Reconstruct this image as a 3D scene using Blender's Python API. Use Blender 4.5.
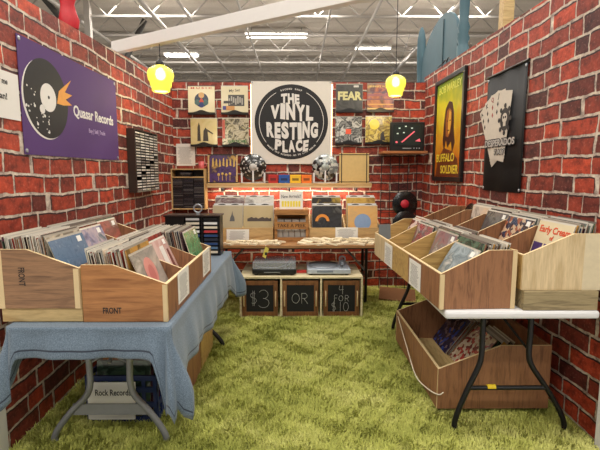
import bpy, bmesh, math, random
import numpy as np
from mathutils import Vector, Matrix
PI = math.pi; R = math.radians
rng = random.Random(7)
SC = bpy.context.scene; COL = SC.collection
for o in list(bpy.data.objects): bpy.data.objects.remove(o)

# ------------------------------------------------------------------ camera, world, lights, exposure
cam = bpy.data.objects.new('camera', bpy.data.cameras.new('camera')); COL.objects.link(cam)
cam.location = (0, 0, 1.43); cam.rotation_euler = (R(83), 0, R(-0.4))
cam.data.sensor_width = 36; cam.data.lens = 433 / 600 * 36; cam.data.clip_start = .05; SC.camera = cam
W = bpy.data.worlds.new('hall'); SC.world = W; W.use_nodes = True
W.node_tree.nodes['Background'].inputs[0].default_value = (1.0, .94, .87, 1)
W.node_tree.nodes['Background'].inputs[1].default_value = .17
VS = SC.view_settings; VS.view_transform = 'Standard'; VS.look = 'None'; VS.gamma = 1; VS.use_curve_mapping = False
SC.display_settings.display_device = 'sRGB'; VS.exposure = 0.0
def area(name, loc, size, power, col=(1, .95, .88), rot=(0, 0, 0), sy=None):
    l = bpy.data.lights.new(name, 'AREA'); l.energy = power; l.color = col
    l.shape = 'RECTANGLE'; l.size = size; l.size_y = sy or size
    o = bpy.data.objects.new(name, l); COL.objects.link(o); o.location = loc; o.rotation_euler = rot; return o
# the hall's high fluorescent rows; outer ones added to brighten shelf and roof
for hx in (-4.2, 0, 4.2):
    for hy in (-10, -6, -2.4, 1.4, 4.6, 9, 13, 17):
        area('hall_fluorescent_fill', (hx, hy, 6.1), 2.4, 75 if hy < -5 else 118, (1, .95, .87), sy=.5)

# ------------------------------------------------------------------ materials
def lin(c):
    return tuple(((v / 255) / 12.92 if v <= 10 else (((v / 255) + .055) / 1.055) ** 2.4) for v in c[:3]) + (1,)
MATS = {}
class NT:
    def __init__(s, name):
        s.m = bpy.data.materials.new(name); s.m.use_nodes = True; s.t = s.m.node_tree; s.n = s.t.nodes
        s.b = s.n['Principled BSDF']; MATS[name] = s.m
    def add(s, typ, **kw):
        n = s.n.new(typ)
        for k, v in kw.items():
            if k.startswith('_'): setattr(n, k[1:], v)
            else: n.inputs[k.replace('__', ' ')].default_value = v
        return n
    def link(s, a, b): s.t.links.new(a, b)
    def coord(s, which='Object', scale=(1, 1, 1)):
        c = s.add('ShaderNodeTexCoord'); m = s.add('ShaderNodeMapping'); m.inputs['Scale'].default_value = scale
        s.link(c.outputs[which], m.inputs['Vector']); return m.outputs[0]
    def mixc(s, fac, a, b, mode='MIX'):
        n = s.add('ShaderNodeMix', _data_type='RGBA', _blend_type=mode)
        for sock, v in ((n.inputs[0], fac), (n.inputs[6], a), (n.inputs[7], b)):
            if isinstance(v, (float, int)): sock.default_value = v
            elif isinstance(v, tuple): sock.default_value = v
            else: s.link(v, sock)
        return n.outputs[2]
    def ramp(s, fac, stops, const=False):
        n = s.add('ShaderNodeValToRGB'); cr = n.color_ramp
        if const: cr.interpolation = 'CONSTANT'
        while len(cr.elements) < len(stops): cr.elements.new(.5)
        for e, (p, c) in zip(cr.elements, stops): e.position = p; e.color = c
        s.link(fac, n.inputs[0]); return n.outputs[0]
    def bump(s, h, strength=.3, dist=.01):
        n = s.add('ShaderNodeBump', Strength=strength, Distance=dist); s.link(h, n.inputs['Height'])
        s.link(n.outputs[0], s.b.inputs['Normal'])
def plain(name, c, rough=.6, metal=0, var=.12, sc=30, bump=0, coat=0, emit=0):
    if name in MATS: return MATS[name]
    t = NT(name); b = t.b
    b.inputs['Roughness'].default_value = rough; b.inputs['Metallic'].default_value = metal
    b.inputs['Coat Weight'].default_value = coat; b.inputs['Coat Roughness'].default_value = .12
    no = t.add('ShaderNodeTexNoise', Scale=sc, Detail=3.); t.link(t.coord(), no.inputs['Vector'])
    l = lin(c); d = tuple(v * (1 - var) for v in l[:3]) + (1,); h = tuple(min(1, v * (1 + var)) for v in l[:3]) + (1,)
    t.link(t.mixc(no.outputs[0], d, h), b.inputs['Base Color'])
    if bump: t.bump(no.outputs[0], bump, .004)
    if emit:
        b.inputs['Emission Color'].default_value = l; b.inputs['Emission Strength'].default_value = emit
    return t.m
def wood(name, light, dark, axis='y', scale=9, rough=.55, stain=None):
    t = NT(name); sc = {'x': (1, 10, 10), 'y': (10, 1, 10), 'z': (10, 10, 1)}[axis]
    v = t.coord('Object', sc)
    n1 = t.add('ShaderNodeTexNoise', Scale=scale * .35, Detail=5., Distortion=1.6); t.link(v, n1.inputs['Vector'])
    n2 = t.add('ShaderNodeTexNoise', Scale=scale * 3., Detail=3.); t.link(v, n2.inputs['Vector'])
    c = t.ramp(n1.outputs[0], [(.28, lin(dark)), (.5, lin(light)), (.75, lin(tuple(min(255, q * 1.08) for q in light)))])
    g = t.ramp(n2.outputs[0], [(.3, (.72, .68, .64, 1)), (.6, (1, 1, 1, 1))])
    c = t.mixc(.55, c, g, 'MULTIPLY')
    if stain:
        n3 = t.add('ShaderNodeTexNoise', Scale=3.5, Detail=4.); t.link(t.coord(), n3.inputs['Vector'])
        k = t.ramp(n3.outputs[0], [(.5, (0, 0, 0, 1)), (.68, (1, 1, 1, 1))])
        c = t.mixc(k, c, lin(stain))
    t.link(c, t.b.inputs['Base Color']); t.b.inputs['Roughness'].default_value = rough
    t.bump(n2.outputs[0], .15, .002); return t.m
def brick(name, axes):
    t = NT(name); co = t.add('ShaderNodeTexCoord'); sp = t.add('ShaderNodeSeparateXYZ'); t.link(co.outputs['Object'], sp.inputs[0])
    cb = t.add('ShaderNodeCombineXYZ'); t.link(sp.outputs[axes[0]], cb.inputs[0]); t.link(sp.outputs[2], cb.inputs[1])
    def disp(scale, amt, src):
        n = t.add('ShaderNodeTexNoise', Scale=scale, Detail=2.); t.link(cb.outputs[0], n.inputs['Vector'])
        a = t.add('ShaderNodeVectorMath', _operation='SUBTRACT'); t.link(n.outputs['Color'], a.inputs[0]); a.inputs[1].default_value = (.5, .5, .5)
        b = t.add('ShaderNodeVectorMath', _operation='SCALE'); t.link(a.outputs[0], b.inputs[0]); b.inputs['Scale'].default_value = amt
        c = t.add('ShaderNodeVectorMath', _operation='ADD'); t.link(src, c.inputs[0]); t.link(b.outputs[0], c.inputs[1]); return c.outputs[0]
    v = disp(45, .007, disp(12, .02, disp(1.6, .06, cb.outputs[0])))
    s2 = t.add('ShaderNodeSeparateXYZ'); t.link(v, s2.inputs[0]); RH = .109
    fl = t.add('ShaderNodeMath', _operation='DIVIDE'); t.link(s2.outputs[1], fl.inputs[0]); fl.inputs[1].default_value = RH
    f2 = t.add('ShaderNodeMath', _operation='FLOOR'); t.link(fl.outputs[0], f2.inputs[0])
    cc = t.add('ShaderNodeCombineXYZ'); t.link(s2.outputs[0], cc.inputs[0]); t.link(f2.outputs[0], cc.inputs[1])
    wn = t.add('ShaderNodeMapping'); wn.inputs['Scale'].default_value = (4.6, 7.31, 1); t.link(cc.outputs[0], wn.inputs['Vector'])
    nw = t.add('ShaderNodeTexNoise', Scale=1., Detail=0.); t.link(wn.outputs[0], nw.inputs['Vector'])
    m1 = t.add('ShaderNodeMath', _operation='MULTIPLY_ADD'); t.link(nw.outputs[0], m1.inputs[0]); m1.inputs[1].default_value = .30; t.link(s2.outputs[0], m1.inputs[2])
    cv = t.add('ShaderNodeCombineXYZ'); t.link(m1.outputs[0], cv.inputs[0]); t.link(s2.outputs[1], cv.inputs[1]); v = cv.outputs[0]
    br = t.add('ShaderNodeTexBrick', _offset=.5, _squash=1., _squash_frequency=2); t.link(v, br.inputs['Vector'])
    for k, q in (('Scale', 1.), ('Mortar Size', .0085), ('Mortar Smooth', .25), ('Bias', .02), ('Brick Width', .215), ('Row Height', .109)): br.inputs[k].default_value = q
    br.inputs['Color1'].default_value = lin((196, 74, 46)); br.inputs['Color2'].default_value = lin((84, 38, 36)); br.inputs['Mortar'].default_value = lin((206, 192, 178))
    n = t.add('ShaderNodeTexNoise', Scale=15., Detail=6., Roughness=.72); t.link(cb.outputs[0], n.inputs['Vector'])
    k = t.ramp(n.outputs[0], [(.36, (.22, .17, .17, 1)), (.49, (.86, .80, .78, 1)), (.66, (1.4, 1.5, 1.4, 1))])
    c = t.mixc(.8, br.outputs['Color'], k, 'MULTIPLY')
    n3 = t.add('ShaderNodeTexNoise', Scale=60., Detail=3.); t.link(cb.outputs[0], n3.inputs['Vector'])
    k3 = t.ramp(n3.outputs[0], [(.6, (0, 0, 0, 1)), (.75, (.35, .35, .35, 1))]); c = t.mixc(k3, c, lin((190, 150, 135)))
    # shadow line of each joint, drawn dark into the printed brick colour
    b2 = t.add('ShaderNodeTexBrick', _offset=.5, _squash=1., _squash_frequency=2); sh = t.add('ShaderNodeVectorMath', _operation='ADD')
    t.link(v, sh.inputs[0]); sh.inputs[1].default_value = (-.004, .010, 0); t.link(sh.outputs[0], b2.inputs['Vector'])
    for kk, q in (('Scale', 1.), ('Mortar Size', .0085), ('Mortar Smooth', .3), ('Brick Width', .215), ('Row Height', .109)): b2.inputs[kk].default_value = q
    mth = t.add('ShaderNodeMath', _operation='SUBTRACT', _use_clamp=True); t.link(b2.outputs['Fac'], mth.inputs[0]); t.link(br.outputs['Fac'], mth.inputs[1])
    c = t.mixc(mth.outputs[0], c, lin((52, 26, 26)))
    t.link(c, t.b.inputs['Base Color']); t.b.inputs['Roughness'].default_value = .62
    inv = t.add('ShaderNodeMath', _operation='MULTIPLY_ADD'); t.link(br.outputs['Fac'], inv.inputs[0]); inv.inputs[1].default_value = -1; t.link(n.outputs[0], inv.inputs[2])
    t.bump(inv.outputs[0], .35, .008); return t.m
def clear(name, tint=(1, 1, 1, 1), alpha=.25, rough=.08):
    t = NT(name); t.b.inputs['Base Color'].default_value = tint; t.b.inputs['Roughness'].default_value = rough; t.b.inputs['Alpha'].default_value = alpha
    t.b.inputs['Specular IOR Level'].default_value = .8; return t.m
def patterned(name, cols, scale=14, rough=.25, kind='noise', coat=.5):
    t = NT(name); v = t.coord()
    if kind == 'noise': n = t.add('ShaderNodeTexNoise', Scale=scale, Detail=4., Distortion=.8); f = n.outputs[0]; ks = [.3 + .4 * i / max(1, len(cols) - 1) for i in range(len(cols))]
    else: n = t.add('ShaderNodeTexVoronoi', Scale=scale); sp = t.add('ShaderNodeSeparateColor'); t.link(n.outputs['Color'], sp.inputs[0]); f = sp.outputs[0]; ks = [i / len(cols) for i in range(len(cols))]
    t.link(v, n.inputs['Vector'])
    t.link(t.ramp(f, [(k, lin(c)) for k, c in zip(ks, cols)], kind != 'noise'), t.b.inputs['Base Color'])
    t.b.inputs['Roughness'].default_value = rough; t.b.inputs['Coat Weight'].default_value = coat; t.b.inputs['Coat Roughness'].default_value = .1
    return t.m
def random_mat(name, cols, rough=.3, pattern=0, coat=0.):
    t = NT(name); oi = t.add('ShaderNodeObjectInfo'); f = oi.outputs['Random']
    n = len(cols); c = t.ramp(f, [(i / n, lin(q)) for i, q in enumerate(cols)], True)
    if pattern:
        sh = t.add('ShaderNodeVectorMath', _operation='SCALE'); sh.inputs[0].default_value = (31, 17, 23); t.link(f, sh.inputs['Scale'])
        ad = t.add('ShaderNodeVectorMath', _operation='ADD'); t.link(t.coord(), ad.inputs[0]); t.link(sh.outputs[0], ad.inputs[1])
        no = t.add('ShaderNodeTexNoise', Scale=pattern, Detail=3., Distortion=1.2); t.link(ad.outputs[0], no.inputs['Vector'])
        k = t.ramp(no.outputs[0], [(.42, (.25, .22, .22, 1)), (.5, (1, 1, 1, 1)), (.6, (1.3, 1.1, .9, 1))])
        c = t.mixc(.75, c, k, 'MULTIPLY')
    t.link(c, t.b.inputs['Base Color']); t.b.inputs['Roughness'].default_value = rough; t.b.inputs['Coat Weight'].default_value = coat
    return t.m
BL, BB, BR = brick('brick_print_left', (1,)), brick('brick_print_back', (0,)), brick('brick_print_right', (0,))
PINE = wood('pale_pine', (205, 178, 126), (178, 145, 92), 'x')
PINEY = wood('pale_pine_long', (205, 178, 126), (178, 145, 92), 'y')
WEATH = wood('weathered_pine', (158, 142, 106), (104, 90, 66), 'x')
PALEPLY = wood('pale_plywood', (212, 190, 150), (190, 164, 118), 'z', 5)
BROWNPLY = wood('brown_plywood', (150, 105, 72), (112, 74, 50), 'z', 12)
GREYPLY = wood('grey_brown_plywood', (152, 116, 86), (110, 82, 62), 'x', 8)
ORPLY = wood('orange_plywood', (176, 122, 74), (134, 84, 48), 'x', 6)
YELPLY = wood('yellow_plywood', (190, 156, 94), (160, 124, 70), 'x', 6)
EDGE = plain('plywood_edge', (216, 192, 148), .6, var=.08, sc=14)
SHELFW = wood('shelf_wood', (206, 172, 118), (182, 142, 88), 'x', 9)
DKWOOD = wood('dark_crate_wood', (172, 122, 68), (126, 82, 42), 'x', 9)
FRAMEW = wood('frame_wood', (128, 84, 46), (92, 58, 30), 'z', 9)
WHITE = plain('white_paint', (226, 224, 220), .5, var=.03); PAPER = plain('white_paper', (232, 229, 222), .8, var=.03)
PLAST = plain('white_plastic', (222, 222, 224), .35, var=.03); BLK = plain('black_plastic', (22, 22, 23), .35, var=.1)
BLKM = plain('black_metal', (30, 30, 32), .4, .3); GREYM = plain('grey_metal', (132, 134, 138), .45, .4)
INK = plain('dark_ink', (40, 38, 38), .8); GINK = plain('grey_ink', (150, 148, 146), .8)
CHALK = plain('chalk', (176, 176, 170), .9); SLATE = plain('chalkboard', (15, 16, 16), .7, var=.3, sc=12)
CREAM = plain('cream_card', (214, 198, 152), .4, coat=.5); VINYL = plain('vinyl_black', (14, 14, 15), .22, coat=.4)
REDL = plain('red_label', (196, 44, 62), .5); SILV = plain('silver_plastic', (176, 182, 190), .3, .5)

# ------------------------------------------------------------------ mesh building
def crom(pts, k=6):
    pts = [Vector(p) for p in pts]; P = [pts[0]] + pts + [pts[-1]]; out = []
    for i in range(1, len(P) - 2):
        a, b, c, d = P[i - 1:i + 3]
        for j in range(k):
            t = j / k; out.append(.5 * ((2 * b) + (c - a) * t + (2 * a - 5 * b + 4 * c - d) * t * t + (3 * b - a - 3 * c + d) * t ** 3))
    return out + [pts[-1]]
class MB:
    def __init__(s): s.v = []; s.f = []; s.m = []; s.s = []
    def _add(s, vs, fs, ms=0, smooth=False):
        o = len(s.v); s.v += [tuple(v) for v in vs]; s.f += [tuple(i + o for i in f) for f in fs]
        s.m += ms if isinstance(ms, list) else [ms] * len(fs); s.s += [smooth] * len(fs); return s
    def box(s, x0, x1, y0, y1, z0, z1, m=0):
        return s._add([(x, y, z) for x in (x0, x1) for y in (y0, y1) for z in (z0, z1)],
                      [(0, 1, 3, 2), (4, 6, 7, 5), (0, 4, 5, 1), (2, 3, 7, 6), (0, 2, 6, 4), (1, 5, 7, 3)], m)
    def obox(s, c, ax, hx, hy, hz, m=0):        # box with its own axes
        c = Vector(c); vs = [c + ax @ Vector((a * hx, b * hy, d * hz)) for a in (-1, 1) for b in (-1, 1) for d in (-1, 1)]
        return s._add(vs, [(0, 1, 3, 2), (4, 6, 7, 5), (0, 4, 5, 1), (2, 3, 7, 6), (0, 2, 6, 4), (1, 5, 7, 3)], m)
    def extr(s, poly, axis, a, b, m=0, me=None):
        def q(p, t): return {'x': (t, p[0], p[1]), 'y': (p[0], t, p[1]), 'z': (p[0], p[1], t)}[axis]
        n = len(poly); me = m if me is None else me
        ar = sum(poly[i][0] * poly[(i + 1) % n][1] - poly[(i + 1) % n][0] * poly[i][1] for i in range(n))
        if ar < 0: poly = poly[::-1]
        fs = [tuple(range(n)), tuple(range(2 * n - 1, n - 1, -1))] + [(i, i + n, (i + 1) % n + n, (i + 1) % n) for i in range(n)]
        if (axis == 'y') == (a < b): pass
        else: fs = [f[::-1] for f in fs]
        return s._add([q(p, a) for p in poly] + [q(p, b) for p in poly], fs, [m, m] + [me] * n)
    def tube(s, pts, r, n=8, m=0, smooth=0, closed=False):
        pts = crom(pts, smooth) if smooth else [Vector(p) for p in pts]; N = len(pts); vs = []; u = None
        for i, p in enumerate(pts):
            d = (pts[min(i + 1, N - 1)] - pts[max(i - 1, 0)]).normalized()
            if closed: d = (pts[(i + 1) % N] - pts[i - 1]).normalized()
            if u is None: u = d.orthogonal().normalized()
            u = (u - d * u.dot(d)).normalized(); w = d.cross(u); rr = r[i] if isinstance(r, (list, tuple)) else r
            vs += [p + (u * math.cos(2 * PI * k / n) + w * math.sin(2 * PI * k / n)) * rr for k in range(n)]
        fs = [(i * n + k, i * n + (k + 1) % n, ((i + 1) % N) * n + (k + 1) % n, ((i + 1) % N) * n + k) for i in range(N if closed else N - 1) for k in range(n)]
        s._add(vs, fs, m, True)
        if not closed: s._add([vs[k] for k in range(n)], [tuple(range(n))[::-1]], m); s._add(vs[-n:], [tuple(range(n))], m)
        return s
    def lathe(s, prof, n=24, c=(0, 0, 0), axis='z', m=0):
        vs = []
        for (r, h) in prof:
            for k in range(n):
                a = 2 * PI * k / n; x, y = r * math.cos(a), r * math.sin(a)
                p = (x, y, h) if axis == 'z' else (x, -h, y)
                vs.append((p[0] + c[0], p[1] + c[1], p[2] + c[2]))
        fs = [(i * n + k, i * n + (k + 1) % n, (i + 1) * n + (k + 1) % n, (i + 1) * n + k) for i in range(len(prof) - 1) for k in range(n)]
        s._add(vs, fs, m, True)
        for i, fl in ((0, True), (len(prof) - 1, False)):
            if prof[i][0] > 1e-6: f = tuple(range(n)); s._add(vs[i * n:i * n + n], [f[::-1] if fl else f], m)
        return s
    def disc(s, cx, cz, r, y0, y1, n=32, m=0, sx=1, sz=1):
        return s.extr([(cx + r * sx * math.cos(2 * PI * k / n), cz + r * sz * math.sin(2 * PI * k / n)) for k in range(n)], 'y', y0, y1, m)
    def mesh(s, name, mats):
        me = bpy.data.meshes.new(name); me.from_pydata(s.v, [], s.f)
        for q in (mats if isinstance(mats, (list, tuple)) else [mats]): me.materials.append(q)
        me.polygons.foreach_set('material_index', s.m); me.polygons.foreach_set('use_smooth', s.s); me.update()
        bm = bmesh.new(); bm.from_mesh(me); bmesh.ops.recalc_face_normals(bm, faces=bm.faces); bm.to_mesh(me); bm.free()
        return me
    def build(s, name, mats, parent=None, bevel=0, label=None, loc=None):
        o = bpy.data.objects.new(name, s.mesh(name, mats)); COL.objects.link(o)
        if parent: o.parent = parent
        if loc: o.location = loc
        if bevel:
            b = o.modifiers.new('bevel', 'BEVEL'); b.width = bevel; b.segments = 2; b.limit_method = 'ANGLE'
        if label: o['label'] = label
        return o
def tag(o, label, cat, group=None):
    o['label'] = label; o['category'] = cat
    if group: o['group'] = group
    return o
def thing(name, label, cat, loc=(0, 0, 0), rz=0, group=None, rx=0):
    o = bpy.data.objects.new(name, None); COL.objects.link(o); o.empty_display_size = .05
    o.location = loc; o.rotation_euler = (rx, 0, rz); return tag(o, label, cat, group)
def struct(o): o['kind'] = 'structure'; return o
def copy_thing(src, loc, rot, label=None, group=None, scale=None):
    c = src.copy(); COL.objects.link(c); c.location = loc; c.rotation_euler = rot
    if label: c['label'] = label
    if group: c['group'] = group
    if scale: c.scale = scale
    for ch in src.children:
        d = ch.copy(); COL.objects.link(d); d.parent = c
    return c
def text_pts(s, size, bold=0., ext=.0006, spacing=1.):
    cu = bpy.data.curves.new('t', 'FONT'); cu.body = s; cu.size = size; cu.offset = bold; cu.extrude = ext; cu.resolution_u = 3
    cu.align_x = 'CENTER'; cu.align_y = 'CENTER'; cu.space_character = spacing
    o = bpy.data.objects.new('t', cu); COL.objects.link(o); dg = bpy.context.evaluated_depsgraph_get(); dg.update()
    me = bpy.data.meshes.new_from_object(o.evaluated_get(dg)); v = [tuple(p.co) for p in me.vertices]; f = [tuple(p.vertices) for p in me.polygons]
    bpy.data.objects.remove(o); bpy.data.meshes.remove(me); bpy.data.curves.remove(cu); return v, f
def text_into(mb, s, size, cx, cz, y, bold=0., rot=0., ext=.0006, m=0, fn=None, fit=None, spacing=1.):
    v, f = text_pts(s, size, bold, ext, spacing)
    if not v: return mb
    if fit:
        xs = [p[0] for p in v]; k = fit / (max(xs) - min(xs)); v = [(p[0] * k, p[1], p[2]) for p in v]
    if fn:
        xs = [p[0] for p in v]; ys = [p[1] for p in v]; x0, x1, y0, y1 = min(xs), max(xs), min(ys), max(ys)
        w = []
        for p in v:
            a, b = fn((p[0] - x0) / (x1 - x0) * 2 - 1, (p[1] - y0) / (y1 - y0)); w.append((a, b, p[2]))
        v = w
    c, sn = math.cos(rot), math.sin(rot)
    return mb._add([(cx + p[0] * c - p[1] * sn, y - p[2], cz + p[0] * sn + p[1] * c) for p in v], f, m)

# ------------------------------------------------------------------ setting
YF, YB = 2.08, 5.30
RWX = lambda y: 1.60 - (y - 2.1) * .0219
struct(MB().extr([(YF, 0), (YB + .05, 0), (YB + .05, 2.50), (3.5, 2.40), (YF, 2.35)], 'x', -1.53, -1.485).build('wall_left', BL))
struct(MB().box(-1.53, 1.60, YB, YB + .05, 0, 2.485).build('wall_back', BB))
wr = struct(MB().extr([(0, 0), (3.25, 0), (3.25, 2.55), (0, 2.51)], 'y', 0, .045).build('wall_right', BR)); wr.location = (1.60, 2.1, 0); wr.rotation_euler.z = R(91.25)
wr.scale = (1, -1, 1)
struct(MB().box(-1.70, -1.478, 1.99, 2.08, 0, 2.38).build('trim_1', WHITE, bevel=.004))
struct(MB().box(1.552, 1.72, 2.05, 2.098, 0, 2.52).build('trim_2', WHITE, bevel=.004))
struct(MB().box(-1.7, 1.75, 1.5, 5.35, -.03, 0).build('floor', plain('floor_olive', (128, 130, 60), .95, var=.2, sc=8)))
struct(MB().box(-22, 22, -16, 34, -.10, -.03).build('floor_hall', plain('hall_concrete', (186, 182, 176), .6, var=.08, sc=1)))
# white header beam from the left wall across to the right wall
bd = Vector((1.64, -.985, 0)).normalized(); bax = Matrix((bd, Vector((-bd.y, bd.x, 0)), Vector((0, 0, 1)))).transposed()
bb = MB(); bb.obox(Vector((-.08, 3.14, 2.55)) + bd * .05 + bax.col[1] * .03, bax, 1.92, .03, .05)
bb.obox(Vector((-1.72, 4.13, 2.50)) + bax.col[1] * .03, bax, .05, .03, .05)
struct(bb.build('trim_3', plain('beam_white', (232, 228, 224), .5, var=.03), bevel=.003))
# hall roof: corrugated deck, open web joists, pipes
ceil = bpy.data.objects.new('ceiling', None); COL.objects.link(ceil); struct(ceil)
DECK = plain('deck_grey', (222, 214, 204), .7); JOI = plain('joist_grey', (196, 190, 184), .6)
dk = MB(); ys = [-6 + .15 * i for i in range(270)]
vs = []
for i, y in enumerate(ys):
    z = 6.55 if i % 4 in (0, 1) else 6.47
    vs += [(-22, y, z), (22, y, z)]
dk._add(vs, [(2 * i, 2 * i + 1, 2 * i + 3, 2 * i + 2) for i in range(len(ys) - 1)]).build('deck', DECK, ceil)
for jy in np.arange(9.5, 33, 1.75):
    j = MB(); j.box(-20, 20, jy - .05, jy + .05, 6.40, 6.46); j.box(-20, 20, jy - .04, jy + .04, 5.80, 5.86)
    k = 0
    for x in np.arange(-19.8, 19.8, .6):
        a, b = ((x, jy, 5.84), (x + .6, jy, 6.42)) if k % 2 == 0 else ((x, jy, 6.42), (x + .6, jy, 5.84))
        j.tube([a, b], .022, 4); k += 1
    j.build('joist', JOI, ceil)
for px, pr, pz in ((-9, .06, 5.7), (-6.2, .05, 5.72), (-3.9, .05, 5.66), (-3.0, .035, 5.7), (-1.5, .03, 5.7), (.9, .03, 5.7), (2.1, .04, 5.65), (4.2, .06, 5.7), (6.3, .05, 5.7)):
    MB().tube([(px, 3, pz), (px, 34, pz)], pr, 6).build('pipe', JOI, ceil)
for a, b in (((-6.9, 12.0, 6.3), (-5.6, 12.0, 4.7)), ((-5.0, 15.0, 6.4), (-6.2, 15.0, 4.2))):
    MB().tube([a, b], .09, 4).build('brace', plain('dark_steel', (84, 82, 80), .6), ceil)
MB().box(-6.02, -5.86, 12.9, 13.05, 0, 6.45).build('column', JOI, ceil)

TUBE = plain('fluorescent_glow', (255, 250, 240), .5, emit=7)
def fixture(x, y, L, rz, label):
    t = thing('ceiling_light', label, 'light', (x, y, 6.18), rz, 'fluorescent fixtures under the hall roof')
    MB().box(-L / 2, L / 2, -.2, .2, .06, .14).build('housing', WHITE, t)
    for s in (-.11, .11): MB().tube([(-L / 2 + .03, s, .02), (L / 2 - .03, s, .02)], .045, 8).build('tube', TUBE, t)
    for s in (-1, 1): MB().tube([(s * L * .4, 0, .13), (s * L * .4, 0, .31)], .012, 5).build('hanger', GREYM, t)
fixture(-4.75, 18.6, 1.4, 0, 'short fluorescent light left of the hanging yellow lamp by the white beam')
fixture(-.72, 16.0, 2.2, 0, 'longest fluorescent light, high above the round black and white banner')
fixture(2.98, 17.7, 1.4, 0, 'short fluorescent light above the record covers right of the banner')

# shag carpet: one mat of pile
def shag():
    g = np.random.default_rng(3); n = 240000
    y = 1.75 + 3.5 * g.random(n) ** 1.25; x = -1.47 + 3.02 * g.random(n)
    def field(x, y, s):
        return (np.sin(3.1 * x * s + 1.3 * s) * np.cos(2.7 * y * s + .7) + np.sin(5.3 * y * s + 2.1 * x * s + 2 * s) * .6 + np.sin(8.7 * x * s - 6.1 * y * s) * .5 + np.sin(17 * x * s + 13.7 * y * s + s) * .35)
    ang = field(x, y, 3.4) * .7 + field(x, y, 7.7) * .9 + g.normal(0, 1.2, n); ln = .034 * (.7 + .6 * g.random(n)) * (1 + .10 * field(x, y, 6.1) + .08 * field(x, y, 15.)); tilt = .40 + .45 * g.random(n)
    dx, dy = np.cos(ang), np.sin(ang); w = .0016 + .0008 * g.random(n); wx, wy = -dy * w, dx * w
    co = np.zeros((n, 5, 3), np.float32)
    for i, (t, ww, up) in enumerate(((0, 1, 0), (0, -1, 0), (.45, .9, .72), (.45, -.9, .72), (1, 0, 1))):
        co[:, i, 0] = x + dx * ln * tilt * t + wx * ww; co[:, i, 1] = y + dy * ln * tilt * t + wy * ww
        co[:, i, 2] = ln * np.sqrt(np.maximum(.05, 1 - tilt ** 2)) * up + .0005
    me = bpy.data.meshes.new('shag_pile'); me.vertices.add(n * 5); me.vertices.foreach_set('co', co.ravel())
    b = (np.arange(n) * 5)[:, None]; loops = np.concatenate([b + np.array([[0, 1, 3, 2]]), b + np.array([[2, 3, 4]])], 1).ravel().astype(np.int32)
    me.loops.add(n * 7); me.loops.foreach_set('vertex_index', loops); me.polygons.add(n * 2)
    st = (np.arange(n) * 7)[:, None] + np.array([[0, 4]]); me.polygons.foreach_set('loop_start', st.ravel().astype(np.int32))
    me.update(calc_edges=True); me.validate()
    t = NT('shag_fibre'); no = t.add('ShaderNodeTexNoise', Scale=2.2, Detail=5., Roughness=.7); t.link(t.coord(), no.inputs['Vector'])
    nf = t.add('ShaderNodeTexNoise', Scale=90., Detail=1.); t.link(t.coord(), nf.inputs['Vector'])
    c = t.ramp(no.outputs[0], [(.32, lin((148, 154, 66))), (.5, lin((186, 188, 96))), (.68, lin((212, 210, 130)))])
    c = t.mixc(.5, c, t.ramp(nf.outputs[0], [(.35, (.7, .74, .6, 1)), (.6, (1.1, 1.1, 1.1, 1))]), 'MULTIPLY')
    t.link(c, t.b.inputs['Base Color']); t.b.inputs['Roughness'].default_value = .75
    me.materials.append(t.m); o = bpy.data.objects.new('shag_carpet_pile', me); COL.objects.link(o)
    tag(o, 'yellow-green shag carpet pile covering the booth floor', 'carpet'); o['kind'] = 'stuff'
shag()

# ------------------------------------------------------------------ record kit
TOPE = random_mat('sleeve_top', [(206, 200, 188), (176, 168, 154), (222, 216, 204), (150, 142, 130), (196, 190, 180), (214, 206, 190), (110, 100, 92), (188, 182, 172)], .35)
SIDEC = random_mat('sleeve_spine', [(40, 36, 36), (196, 190, 176), (92, 52, 44), (60, 66, 60), (170, 150, 110), (30, 30, 34), (120, 60, 60), (222, 216, 204), (54, 74, 92), (140, 120, 96), (28, 26, 26), (180, 110, 70), (86, 84, 80), (208, 200, 180)], .45)
COVER = random_mat('sleeve_cover', [(150, 60, 52), (206, 196, 176), (70, 90, 120), (60, 56, 58), (190, 150, 80), (120, 130, 126), (200, 190, 180), (110, 70, 90), (84, 110, 90), (52, 46, 48)], .22, 9, .6)
def lp_mesh(name, cover):
    m = MB(); h, t = .157, .0024
    m._add([(-h, -t, .0), (h, -t, 0), (h, -t, .312), (-h, -t, .312), (-h, t, 0), (h, t, 0), (h, t, .312), (-h, t, .312)],
           [(0, 1, 2, 3), (5, 4, 7, 6), (3, 2, 6, 7), (0, 4, 5, 1), (1, 5, 6, 2), (4, 0, 3, 7)], [0, 0, 1, 2, 2, 2])
    m.box(-h - .002, h + .002, -.0006, .0006, 0.002, .322, 1)   # clear outer sleeve standing past the card
    return m.mesh(name, [cover, TOPE, SIDEC])
LPM = lp_mesh('record_sleeve', COVER)
SP = {}
def special(key, cols, scale=10, kind='noise'):
    if key not in SP: SP[key] = lp_mesh('record_sleeve', patterned('cover_' + key, cols, scale, .2, kind, .6))
    return SP[key]
STK = MB().box(.085, .125, -.0034, -.0026, .272, .302).mesh('price_sticker', PAPER)
NLP = [0]
def lp(loc, rz, lean, label, group=None, mesh=None, sticker=False, parts=None):
    o = bpy.data.objects.new('record_album', mesh or LPM); COL.objects.link(o); NLP[0] += 1
    o.location = loc; o.rotation_euler = (-lean, 0, rz); tag(o, label, 'record', group)
    if sticker:
        s = bpy.data.objects.new('price_sticker', STK); COL.objects.link(s); s.parent = o
    if parts: parts(o)
    return o
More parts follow.
